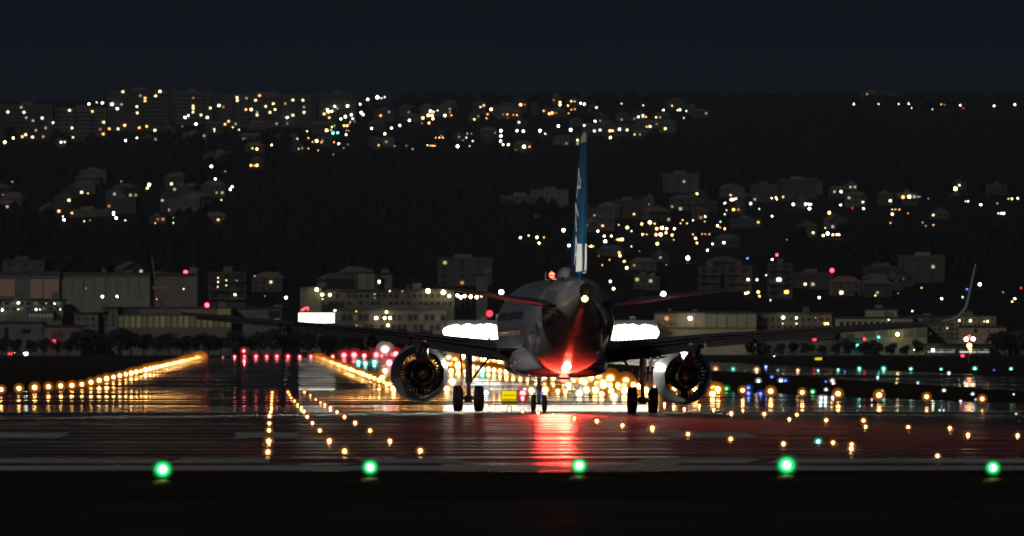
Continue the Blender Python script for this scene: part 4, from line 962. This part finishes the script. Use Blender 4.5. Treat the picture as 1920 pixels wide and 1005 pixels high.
# dark houses between them
FILL = [((0, 240, 660, 275), 50), ((440, 268, 900, 292), 24), ((700, 205, 1340, 280), 50), ((0, 345, 440, 412), 40), ((395, 310, 450, 380), 5), ((960, 395, 1420, 470), 26), ((1200, 360, 1920, 430), 34), ((1130, 480, 1400, 545), 14), ((1400, 430, 1600, 560), 8), ((1560, 530, 1920, 575), 20), ((1560, 190, 1900, 200), 5), ((0, 520, 940, 560), 10)]
for (x0, y0, x1, y1), n in FILL:
    for k in range(n):
        x = R.uniform(x0, x1); y = R.uniform(y0, y1); d = d_of_row(x, y)
        X = (x-960)/FPX*d; z = hill_z(X, d) - 0.3 if d > CITY else gz(d); ki = R.randrange(6)
        if hides(*hb(ki, X, d, z), d): continue
        lit = {R.randrange(len(KINDS[ki][6])): LIT[(R.choice('OYYC'), R.choice('llm'))] for _ in range(R.choice((0, 1, 1, 2)))}
        house(ki, X, d, z, R.uniform(-0.5, 0.5), lit or None)
hs = []
for t, kind, lit, n in HOUSES:
    x = 960 + FPX*t.location.x/t.location.y; y = HORY - (t.location.z-EYE)*FPX/t.location.y
    hs.append((zone(x, y), kind, lit, x, t))
hs.sort(key=lambda q: (q[0], q[1], q[2], q[3])); cnt = {}
RN = {'flat': 'flat-roofed', 'hip': 'hip-roofed', 'gable': 'gabled'}
for zn, kind, lit, x, t in hs:
    i = cnt[(zn, kind, lit)] = cnt.get((zn, kind, lit), -1) + 1
    t['category'] = 'house'
    t['label'] = f"{RN[kind]} house {'with a lit window ' if lit else 'with dark windows '}{ZONES[zn][1]}, {nth(i)} from the left"
    t['group'] = 'houses ' + ZONES[zn][1]
    ws = t['label'].split()
    if len(ws) > 16: t['label'] = f"{RN[kind]} {'lit' if lit else 'unlit'} house {ZONES[zn][1]}, {nth(i)} from the left"

# ------------------------------------------------------------------ airport side buildings
M_OLIVE = mat('olive_panel', (0.20, 0.20, 0.15), 0.8, var=0.2, scale=0.3)
M_PEACH = mat('hangar_door_peach', (0.44, 0.29, 0.21), 0.7, var=0.12, scale=0.2)
M_CONC = mat('stained_concrete', (0.145, 0.137, 0.12), 0.85, var=0.25, scale=0.2)
M_DKROOF = mat('dark_roofing', (0.05, 0.05, 0.055), 0.8, var=0.2, scale=0.5)
M_CREAM = mat('cream_render', (0.36, 0.345, 0.23), 0.85, var=0.15, scale=0.2)
BL = []
def bld(x0, x1, y0, y1, d, label, m, roof=1.2, dp=22, pieces=(), name='airport_building', cat='building', ybase=None):
    """pieces: (name, fx0, fx1, fz0, fz1, out, material) in fractions of the front"""
    BL.append((x0, x1, y0-4, y1, d)); p, q = at(x0, y1, d), at(x1, y0, d); w, h = q.x-p.x, q.z-p.z
    base = min(p.z, land_z((p.x+q.x)/2, d)); zb = p.z-base
    t = empty(name, ((p.x+q.x)/2, d, base), label=label, category=cat)
    b = MB(); b.box(-w/2, 0, 0 if base < p.z-0.01 else -1, w/2, dp, zb+h); b.build('wall', m, t)
    b = MB(); b.box(-w/2-0.4, -0.6, zb+h+0.004, w/2+0.4, dp+0.4, zb+h+roof); b.build('roof', M_DKROOF, t)
    ru = random.Random(int(x0*7+y0))
    for _ in range(max(1, min(9, int(w/14)))):
        ux = ru.uniform(-w*0.45, w*0.42); uw = ru.uniform(1.0, 3.4); uh = ru.uniform(0.6, 2.2); zt = zb+h+roof
        b = MB(); b.box(ux, 1.5, zt+0.003, ux+uw, 1.5+uw, zt+uh)
        if ru.random() < 0.5: b.tube((ux+uw/2, 2.2, zt+uh), (ux+uw/2, 2.2, zt+uh+ru.uniform(0.8, 3.0)), 0.12, 0.06, 6)
        b.build('roof_unit', M_CONC, t)
    for nm, a, c, e0, e1, out, mm in pieces:
        b = MB(); b.box(-w/2+w*a, -out, zb+h*e0, -w/2+w*c, -0.003, zb+h*e1); b.build(nm, mm, t)
    return t
def grid(nm, nx, nz, a0, a1, z0, z1, fx, fz, out, mm, pick=None):
    o = []
    for i in range(nx):
        for j in range(nz):
            a = a0+(a1-a0)*(i+(1-fx)/2)/nx; b = a0+(a1-a0)*(i+(1+fx)/2)/nx
            e0 = z0+(z1-z0)*(j+(1-fz)/2)/nz; e1 = z0+(z1-z0)*(j+(1+fz)/2)/nz
            o.append((nm, a, b, e0, e1, out, mm(i, j) if callable(mm) else mm))
    return o
def dimlit(c, s): return emis(f'lit_pane_{c}_{int(s*1000)}', COLS[c], s, sample=False)
BRIGHT = emis('terminal_glass_glow', (1.0, 0.95, 0.78), 6.0, sample=True)
bld(-14, 112, 516, 560, 3320, 'flat hangar with tall peach coloured door panels at the left edge', M_CONC, 1.4, 40, [('door_panel', 0.05, 0.335, 0.10, 0.84, 0.25, M_PEACH), ('door_panel', 0.565, 0.745, 0.02, 0.84, 0.25, M_PEACH), ('door_panel', 0.765, 0.985, 0.0, 0.84, 0.25, M_PEACH), ('fascia', 0, 1, 0.88, 1.0, 0.35, M_CONC)])
bld(113, 281, 515, 552, 3321, 'long pale olive hangar wall beside the peach doored hangar', M_OLIVE, 0.8, 40, [('fascia', 0, 1, 0.90, 1.0, 0.3, M_CONC)] + [('rib', a/8, a/8+0.006, 0, 0.9, 0.2, M_CONC) for a in range(1, 8)])
bld(282, 370, 516, 552, 3323, 'grey warehouse under the red obstruction lamp with a faint lit strip', M_CONC, 0.8, 40, [('strip_light', 0.05, 0.20, 0.28, 0.40, 0.2, dimlit('O', 0.07)), ('strip_light', 0.24, 0.38, 0.28, 0.40, 0.2, dimlit('O', 0.06)), ('roof_unit', 0.1, 0.25, 1.1, 1.2, 0.2, M_CONC)])
bld(-10, 118, 563, 586, 3300, 'low two-storey airport office with small white lights at left', M_CONC, 0.5, 18, grid('window', 9, 2, 0.02, 0.98, 0.1, 0.95, 0.6, 0.5, 0.1, lambda i, j: dimlit('Y', 0.10) if (i+j) % 3 == 0 else M_DARKWIN))
bld(52, 100, 586, 597, 3290, 'short glazed hut with a pale front at left', M_CONC, 0.4, 10, grid('window', 7, 1, 0.03, 0.97, 0.1, 0.9, 0.7, 0.8, 0.1, dimlit('C', 0.07)))
bld(0, 80, 605, 634, 3285, 'dull grey-green shed low at the left edge', M_CONC, 0.5, 14, [('window', 0.5, 0.72, 0.3, 0.6, 0.1, M_DARKWIN), ('door', 0.1, 0.2, 0, 0.7, 0.1, M_DARKWIN)])
bld(82, 152, 612, 650, 3282, 'small grey shed beside the dull green one', M_CONC, 0.5, 14, [('door', 0.2, 0.5, 0, 0.7, 0.1, M_DKROOF)])
bld(126, 184, 588, 650, 3305, 'dim grey blockhouse left of the ribbed depot', M_CONC, 0.6, 18, grid('window', 4, 4, 0.05, 0.95, 0.1, 0.95, 0.35, 0.35, 0.1, M_DARKWIN))
bld(192, 221, 578, 615, 3308, 'pale end block of the ribbed depot with four dark windows', M_CONC, 0.6, 20, grid('window', 2, 4, 0.1, 0.9, 0.05, 0.95, 0.35, 0.4, 0.1, M_DARKWIN))
bld(221, 434, 578, 615, 3310, 'long ribbed depot with pale bays behind the left wing tip', M_CONC, 0.6, 30, grid('bay', 19, 1, 0.0, 1.0, 0.04, 0.62, 0.72, 1.0, 0.15, lambda i, j: dimlit('Y', 0.045 + 0.03*((i*5) % 4)/3)) + [('band', 0.0, 1.0, 0.62, 0.68, 0.4, M_DKROOF), ('upper_panel', 0.0, 0.18, 0.72, 0.98, 0.2, M_DKROOF), ('upper_panel', 0.20, 0.42, 0.72, 0.98, 0.2, M_CONC), ('upper_panel', 0.44, 0.85, 0.72, 0.98, 0.2, M_OLIVE), ('lit_corner', 0.88, 0.99, 0.66, 0.98, 0.2, dimlit('Y', 0.06))])
bld(435, 528, 578, 602, 3315, 'pale flat annex right of the ribbed depot', M_CONC, 0.5, 20, [('window', 0.74, 0.98, 0.2, 0.8, 0.1, M_DARKWIN), ('lit_band', 0.86, 0.96, 0.0, 0.2, 0.15, dimlit('C', 0.08))])
slab(390, 462, 512, 562, 3700, label='dim tower block above the left wing tip with stacked white lights')
bld(563, 602, 540, 575, 3420, 'pale boxy hall with bright lamps at its corner', M_OLIVE, 0.5, 22, [('rib', a/5, a/5+0.02, 0, 1, 0.2, M_CONC) for a in range(1, 5)])
bld(602, 852, 546, 577, 3440, 'long low terminal wing with rows of dim windows', M_CONC, 0.8, 26, grid('window', 22, 2, 0.01, 0.99, 0.05, 0.95, 0.6, 0.45, 0.1, lambda i, j: dimlit('Y', 0.03) if (i*3+j) % 5 == 0 else M_DARKWIN))
bld(672, 702, 511, 541, 3600, 'pale square water tank block on the roofline', M_OLIVE, 0.4, 14, [('rib', 0.48, 0.52, 0, 1, 0.2, M_CONC)])
bld(713, 735, 513, 532, 3605, 'smaller pale tank block beside the square one', M_CONC, 0.4, 14, [('rib', 0.48, 0.52, 0, 1, 0.2, M_CONC)])
bld(893, 914, 516, 545, 3600, 'dim upright block left of the airliner fuselage', M_CONC, 0.4, 14, grid('window', 2, 3, 0.1, 0.9, 0.1, 0.9, 0.4, 0.4, 0.1, M_DARKWIN))
bld(628, 838, 582, 665, 3322, 'large dim terminal front behind the left wing', mat('terminal_front', (0.14, 0.13, 0.10), 0.8, var=0.2, scale=0.15), 0.8, 30, grid('window', 20, 4, 0.01, 0.99, 0.05, 0.95, 0.7, 0.6, 0.12, lambda i, j: dimlit('Y', 0.02 + 0.02*((i*7+j*3) % 4)) if (i*5+j*2) % 3 == 0 else M_DARKWIN))
bld(838, 1232, 606, 640, 3318, 'brilliantly lit terminal frontage behind the airliner', M_CONC, 1.0, 30, [('window', a/52+0.0006, (a+1)/52-0.0006, 0.06, 0.74 + 0.14*abs(math.sin(a*1.9)) + 0.04*math.sin(a*5.3), 0.12, BRIGHT) for a in range(52)])
bld(840, 1232, 645, 668, 3300, 'dim ground floor of the lit terminal behind the airliner', M_CONC, 0.3, 16, grid('window', 16, 1, 0.004, 0.996, 0.08, 0.9, 0.8, 0.7, 0.12, dimlit('Y', 0.05)))
bld(1228, 1418, 587, 617, 3330, 'pale yellow-lit wall of the cargo hall right of the airliner', M_CREAM, 0.5, 26, [('rib', a/10, a/10+0.006, 0, 1, 0.2, M_OLIVE) for a in range(1, 10)] + [('lit_band', 0.0, 0.99, 0.02, 0.12, 0.25, dimlit('O', 0.06))])
bld(1418, 1560, 588, 624, 3335, 'dark hall with two pairs of yellow windows above the right wing', M_CONC, 0.5, 22, grid('window', 12, 2, 0.02, 0.98, 0.1, 0.9, 0.5, 0.4, 0.1, M_DARKWIN))
bld(1568, 1712, 596, 618, 3325, 'cream terminal pier above the outer right wing', M_CREAM, 0.4, 22, grid('window', 12, 1, 0.03, 0.97, 0.2, 0.8, 0.5, 0.6, 0.1, M_DARKWIN))
bld(1625, 1682, 580, 596, 3340, 'raised cream block on the terminal pier', M_CREAM, 0.4, 16, [('rib', 0.33, 0.35, 0, 1, 0.1, M_OLIVE), ('rib', 0.66, 0.68, 0, 1, 0.1, M_OLIVE)])
bld(1712, 1868, 594, 640, 3328, 'multi-storey office with yellow windows behind the right wingtip', mat('office_wall', (0.19, 0.195, 0.14), 0.85, var=0.2, scale=0.2), 0.5, 22, grid('window', 18, 5, 0.02, 0.98, 0.03, 0.97, 0.5, 0.5, 0.1, lambda i, j: dimlit('Y', 0.04) if (i*5+j*7) % 11 == 0 else M_DARKWIN) + [('fin', a/9, a/9+0.006, 0, 1, 0.3, M_CONC) for a in range(1, 9)])
bld(1800, 1886, 613, 626, 3310, 'low pinkish annex in front of the office at right', M_PEACH, 0.3, 12, [('window', 0.3, 0.38, 0.2, 0.7, 0.1, M_DARKWIN), ('window', 0.6, 0.64, 0.3, 0.6, 0.1, M_DARKWIN)])
bld(1620, 1738, 610, 636, 3318, 'pale bay-fronted depot below the right wingtip', M_CREAM, 0.3, 16, grid('bay', 5, 1, 0.0, 1.0, 0.1, 0.9, 0.8, 0.9, 0.15, M_OLIVE))
bld(1455, 1618, 636, 656, 3308, 'low shed with weak red and white lights under the right wing', M_CONC, 0.4, 14, [('door', 0.05, 0.3, 0, 0.7, 0.1, M_OLIVE), ('door', 0.35, 0.55, 0, 0.7, 0.1, M_OLIVE), ('window', 0.7, 0.9, 0.3, 0.8, 0.1, M_DARKWIN)])
bld(1738, 1856, 646, 661, 3296, 'long canopy with two rows of white strip lights at right', M_DKROOF, 0.3, 12, [('strip_light', 0.02+a, 0.09+a, 0.30, 0.40, 0.2, dimlit('Y', 0.16 + 0.15*(k % 2))) for k, a in enumerate((0.08, 0.17, 0.27, 0.36, 0.50, 0.68, 0.76, 0.88))] + [('strip_light', a, b, 0.0, 0.14, 0.2, dimlit('C', s)) for a, b, s in ((0.01, 0.16, 0.5), (0.17, 0.28, 0.45), (0.30, 0.44, 0.30), (0.52, 0.66, 1.1), (0.67, 0.78, 0.7), (0.80, 0.99, 0.45))])
bld(1866, 1890, 632, 643, 3306, 'brightly lit window bay at the far right', M_CONC, 0.3, 12, [('window', 0.12, 0.48, 0.1, 0.92, 0.1, dimlit('Y', 1.0)), ('window', 0.52, 0.94, 0.1, 0.92, 0.1, dimlit('Y', 1.1))])
bld(1890, 1960, 622, 660, 3312, 'dark building cut off by the right edge', M_CONC, 0.3, 14, grid('window', 4, 3, 0.05, 0.95, 0.05, 0.95, 0.4, 0.4, 0.1, lambda i, j: dimlit('Y', 0.15) if (i, j) == (0, 1) else M_DARKWIN))
BL.append((390, 462, 512, 562, 3700))
for i, (x, y, c, k, r) in enumerate(LIGHTS):
    if i < CITY_ONLY: continue
    on = [b_[4] for b_ in BL if b_[0]-4 < x < b_[1]+4 and b_[2]-4 < y < b_[3]]
    d = min(on) - 2.5 if on else (3290 if y < 655 else 3150)
    p = at(x, y, d); rr = r*d/FPX*R.uniform(0.42, 0.66)
    o = link('street_lamp', city_mesh(c, k), None, None, p, category='street lamp'); o.scale = (rr, rr, rr); street.append((zone(x, y), c, x, o))
finish_street()
# glaring white display panel with a red sign over it
d = 3310; p, q = at(560, 605.5, d), at(627, 587, d)
t = empty('lit_billboard', ((p.x+q.x)/2, d, gz(3300)), label='glaring white lit panel above the left wing', category='billboard')
b = MB(); b.box(-(q.x-p.x)/2-0.2, 0.1, p.z-gz(3300)-0.2, (q.x-p.x)/2+0.2, 0.8, q.z-gz(3300)+0.2); b.build('frame', M_POLE, t)
b = MB(); b.box(-(q.x-p.x)/2, 0.0, p.z-gz(3300), (q.x-p.x)/2, 0.09, q.z-gz(3300)); b.build('panel', emis('billboard_glow', (1.0, 0.97, 0.86), 3.4), t)
for s_ in (-1, 1): b = MB(); b.box(s_*3-0.2, 0.2, 0, s_*3+0.2, 0.6, p.z-gz(3300)-0.2); b.build('post', M_POLE, t)
p, q = at(563, 584, d), at(580, 574, d)
t = empty('red_sign', ((p.x+q.x)/2, d, p.z), label='small red lit sign standing on top of the glaring white panel', category='sign')
b = MB(); b.box(-1.5, 0.12, -0.4, 1.5, 0.4, 1.9); b.build('case', M_POLE, t)
for a, c, e0, e1 in ((-1.4, -0.3, 0.2, 0.7), (-0.9, 0.6, 0.7, 1.2), (0.1, 1.4, 1.1, 1.6), (0.9, 1.4, 0.3, 1.0)): b = MB(); b.box(a, 0.0, e0, c, 0.11, e1); b.build('letter_stroke', emis('red_sign_glow', (1.0, 0.10, 0.10), 2.4, sample=False), t)
# masts
def mast(x, ytop, ybase, d, label, lamps, lattice=True):
    a = at(x, ytop, d); z0 = min(at(x, ybase, d).z, land_z(a.x, d)) - 0.5
    t = empty('mast', (a.x, d, z0), label=label, category='mast'); H = a.z - z0
    b = MB(); w = 0.9
    if lattice:
        for sx, sy in ((-1, -1), (1, -1), (1, 1), (-1, 1)): b.tube((sx*w, sy*w, 0), (sx*w*0.35, sy*w*0.35, H), 0.09, 0.06, 5)
        n = int(H/2.2)
        for k in range(n):
            f0, f1 = k/n, (k+1)/n; w0, w1 = w*(1-0.65*f0), w*(1-0.65*f1)
            for s_ in (-1, 1): b.tube((-s_*w0, -w0, H*f0), (s_*w1, -w1, H*f1), 0.05, 0.05, 4); b.tube((-s_*w0, w0, H*f0), (s_*w1, w1, H*f1), 0.05, 0.05, 4)
    else: b.tube((0, 0, 0), (0, 0, H), 0.16, 0.09, 8)
    b.build('pole', mat('painted_mast', (0.30, 0.12, 0.09), 0.6), t)
    for dx, dy, r, c, st in lamps:
        g = MB(); rr = r*d/FPX; g.ball((0, 0, 0), rr, 0, 10, 8); g.build('lamp', emis(f'mast_{c}_{st}', COLS[c], st, sample=False), t, (dx*d/FPX, 0, H - dy*d/FPX))
mast(1560, 507, 560, 4400, 'tall lattice mast with a red lamp right of the fin', ((0, 0, 3.8, 'R', 9),))
mast(348, 511, 520, 3380, 'short mast with a bright red lamp on the grey warehouse', ((0, 0, 4.0, 'R', 12),))
mast(127, 524, 562, 3330, 'mast with a small magenta lamp by the pale olive hangar', ((0, 0, 2.6, 'R', 4),))
mast(235, 523, 560, 3332, 'mast with a faint magenta lamp in front of the pale olive wall', ((0, 0, 2.4, 'R', 3),))
mast(388, 572, 600, 3300, 'mast with an orange-red lamp over the left wingtip', ((0, 0, 4.0, 'R', 14),), False)
mast(102, 640, 655, 3280, 'low mast with a red lamp by the sheds at left', ((0, 0, 3.2, 'R', 8),), False)
mast(918, 588, 640, 3260, 'mast with a blurred red lamp left of the fuselage', ((0, 0, 6.0, 'R', 3.0), (-2, -2, 3.2, 'R', 6)), False)
mast(1527, 636, 660, 3290, 'mast with a red lamp under the right wing', ((0, 0, 3.6, 'R', 3),), False)
mast(1621, 636, 660, 3290, 'mast with a red lamp under the outer right wing', ((0, 0, 2.6, 'R', 5),), False)
mast(1805, 667, 672, 3000, 'stubby red lamp left of the bright orange mast', ((0, 0, 2.8, 'R', 6),), False)
mast(1855, 671, 674, 3000, 'stubby dim red lamp right of the bright orange mast', ((-2, 0, 1.6, 'R', 1.6), (3, 0, 1.6, 'R', 1.6)), False)
mast(1817, 631, 690, 2200, 'bright orange signal mast with two white lamps and a red top', ((0, 0, 2.8, 'R', 8), (-5.4, 5, 3.8, 'P', 12), (7.6, 4.6, 3.8, 'P', 12), (0.5, 17, 4.4, 'O', 12), (1.5, 22, 3.2, 'O', 7), (2, 27, 2.4, 'O', 4), (2.4, 31, 1.7, 'R', 3)), False)
mast(1663, 490, 560, 4600, 'faint unlit pylon on the dark slope at right', ())

# the car on the service road at left
t = empty('car', at(35, 668, 3150), label='car with white headlamps and red tail lamps on the service road at far left', category='car'); t.location.z = gz(3150) + 0.06
b = MB(); rr = [[(x, yy, zz) for yy, zz in ((-0.85, 0.35), (0.85, 0.35), (0.85, a), (-0.85, a))] for x, a in ((-2.2, 0.7), (-1.9, 0.95), (-1.0, 1.0), (-0.4, 1.02), (1.2, 1.02), (2.1, 0.85), (2.25, 0.6))]
b.loft(rr, smooth=False); b.build('body', M_ROOFS[2], t)
b = MB(); b.loft([[(x*k, y_*0.85*k2, z) for x, y_ in ((-1, -1), (1.4, -1), (1.4, 1), (-1, 1))] for z, k, k2 in ((1.0, 1.1, 1.0), (1.5, 0.8, 0.85))], smooth=False); b.build('cabin', M_DARKWIN, t)
for sx in (-1.4, 1.4):
    for sy in (-0.75, 0.75): b = MB(); b.lathe([(-0.1, 0.0), (-0.1, 0.34), (0.1, 0.34), (0.1, 0.0)], 'Y', 14, c=(sx, sy, 0.34)); b.build('wheel', M_TYRE, t)
b = MB(); b.ball((2.2, -0.6, 0.7), 0.45, 0, 10, 8); b.build('headlamp', emis('car_head', COLS['C'], 10, sample=False), t)
for k in (-2.3, -3.1): b = MB(); b.ball((k, -0.75, 0.75), 0.34, 0, 10, 8); b.build('tail_lamp', emis('car_tail', COLS['R'], 3, sample=False), t)

# ------------------------------------------------------------------ trees
M_LEAF = mat('dark_foliage', (0.035, 0.045, 0.022), 0.9, var=0.4, scale=0.5, spec=0.1)
M_BARK = mat('bark', (0.05, 0.04, 0.03), 0.9)
def crown_mesh(seed, w=3.6, h=4.2):
    r = random.Random(seed); v = []; f = []
    lobes = [(r.uniform(-w*0.5, w*0.5), r.uniform(-w*0.4, w*0.4), r.uniform(2.6, 2.0+h), r.uniform(1.1, 1.9)) for _ in range(11)]
    for lx, ly, lz, lr in lobes:
        for _ in range(75):
            a, b2 = r.uniform(0, 6.283), math.acos(r.uniform(-1, 1)); q = lr*r.uniform(0.55, 1.08)
            c = Vector((lx+q*math.sin(b2)*math.cos(a), ly+q*math.sin(b2)*math.sin(a), lz+q*math.cos(b2)*0.85))
            u = Vector((r.uniform(-1, 1), r.uniform(-1, 1), r.uniform(-1, 1))).normalized(); w_ = u.orthogonal().normalized(); s = r.uniform(0.22, 0.5); n = len(v)
            v += [tuple(c-u*s), tuple(c+w_*s*0.7), tuple(c+u*s), tuple(c-w_*s*0.7)]; f.append((n, n+1, n+2, n+3))
    me = bpy.data.meshes.new('crown'); me.from_pydata(v, [], f); me.materials.append(M_LEAF); me.update(); return me
CR = [crown_mesh(s) for s in (1, 2, 3)]
b = MB(); b.tube((0, 0, 0), (0.1, 0, 2.4), 0.24, 0.16, 7); b.tube((0.1, 0, 2.4), (0.9, 0.2, 4.2), 0.13, 0.05, 5); b.tube((0.1, 0, 2.2), (-0.8, -0.2, 4.0), 0.12, 0.05, 5); b.tube((0.1, 0, 2.4), (0.1, 0.1, 4.8), 0.12, 0.04, 5)
TR = b.mesh('trunk'); TR.materials.append(M_BARK)
def tree(x, ybase, d, s):
    p = at(x, ybase, d); z = land_z(p.x, d)
    t = empty('tree', (p.x, d, min(z, p.z)), R.uniform(0, 6), category='tree'); t.scale = (s*R.uniform(0.9, 1.2), s*R.uniform(0.9, 1.2), s)
    link('trunk', TR, None, t); link('crown', R.choice(CR), None, t); return t
for spec in (('dark tree in the belt below the left wing, # from the left', 'trees below the left wing', [(x, 664, 3270 + 6*(i % 3), 0.95 + 0.35*R.random()) for i, x in enumerate(range(150, 830, 24))]),
             ('tree in front of the peach doored hangar, # from the left', 'trees by the left hangar', [(x, 566, 3312, 0.8 + 0.3*R.random()) for x in (5, 22, 38, 55, 70)]),
             ('dark tree in front of the sheds at the left edge, # from the left', 'trees by the sheds', [(x, 662, 3270, 0.7 + 0.3*R.random()) for x in (4, 30, 58, 82, 104, 128)]),
             ('dark tree in the wood over the cargo hall, # from the left', 'trees above the right halls', [(x, 592, 3480, 1.0 + 0.4*R.random()) for x in range(1165, 1560, 26)]),
             ('dark tree below the right wing and halls, # from the left', 'trees below the right halls', [(x, 670, 3262, 0.5 + 0.35*R.random()) for x in range(1410, 1740, 26)]),
             ('dark tree by the buildings at the right edge, # from the left', 'trees at the right edge', [(x, 664, 3275, 0.9 + 0.3*R.random()) for x in (1866, 1884, 1900, 1915)])):
    lb_, gr, pts = spec
    label_row([tree(*q) for q in pts], lb_, gr)
# woodland on the dark slopes: one mass of crowns
def woodland():
    r = random.Random(5); v = []; f = []
    areas = [((-100, 262, 960, 345), 900), ((430, 300, 1060, 520), 1500), ((-100, 415, 960, 520), 900), ((1100, 270, 2000, 360), 1000), ((1380, 200, 2000, 350), 900), ((1500, 440, 2000, 530), 500), ((700, 188, 2000, 200), 500), ((1350, 196, 1960, 204), 200)]
    for (x0, y0, x1, y1), n in areas:
        for _ in range(n):
            x, y = r.uniform(x0, x1), r.uniform(y0, y1); d = d_of_row(x, y); X = (x-960)/FPX*d; z = hill_z(X, d); s = r.uniform(3.0, 6.5)
            if hides(x-s*FPX/d*1.2, x+s*FPX/d*1.2, y-s*2.2*FPX/d, y+2, d): continue
            b0 = len(v); k = 6
            for ring, (rr, zz) in enumerate(((0.8, 0.0), (1.0, 0.9), (0.6, 1.7))):
                for i in range(k):
                    a = 6.283*i/k + ring*0.4; q = s*rr*r.uniform(0.75, 1.15); v.append((X+q*math.cos(a), d+q*math.sin(a), z-1+s*zz*r.uniform(0.85, 1.1)))
            v.append((X, d, z-1+s*2.1*r.uniform(0.9, 1.1)))
            for ring in range(2):
                for i in range(k): j = (i+1) % k; f.append((b0+ring*k+i, b0+ring*k+j, b0+(ring+1)*k+j, b0+(ring+1)*k+i))
            for i in range(k): f.append((b0+2*k+i, b0+2*k+(i+1) % k, b0+3*k))
    me = bpy.data.meshes.new('woodland'); me.from_pydata(v, [], f); me.update()
    link('woodland', me, mat('woodland_leaf', (0.010, 0.0105, 0.010), 0.95, var=0.3, scale=0.05, spec=0.05), kind='stuff')
woodland()

# short rough turf along the near runway edge and the road
def turf():
    r = random.Random(9); v = []; f = []
    for d0, d1, n in ((158, 167.8, 9000), (131.2, 137, 4000), (137, 158, 6000)):
        for _ in range(n):
            d = r.uniform(d0, d1); X = r.uniform(-11, 11); h = r.uniform(0.012, 0.05)*(1.3 if math.sin(X*1.7+d) > 0.5 else 0.8); w = r.uniform(0.006, 0.02); l = r.uniform(-0.03, 0.03); b0 = len(v)
            v += [(X-w, d, 0), (X+w, d, 0), (X+l, d+r.uniform(-0.02, 0.02), h)]; f.append((b0, b0+1, b0+2))
    me = bpy.data.meshes.new('grass'); me.from_pydata(v, [], f); me.update()
    link('grass', me, M_GRASS, kind='stuff')
turf()
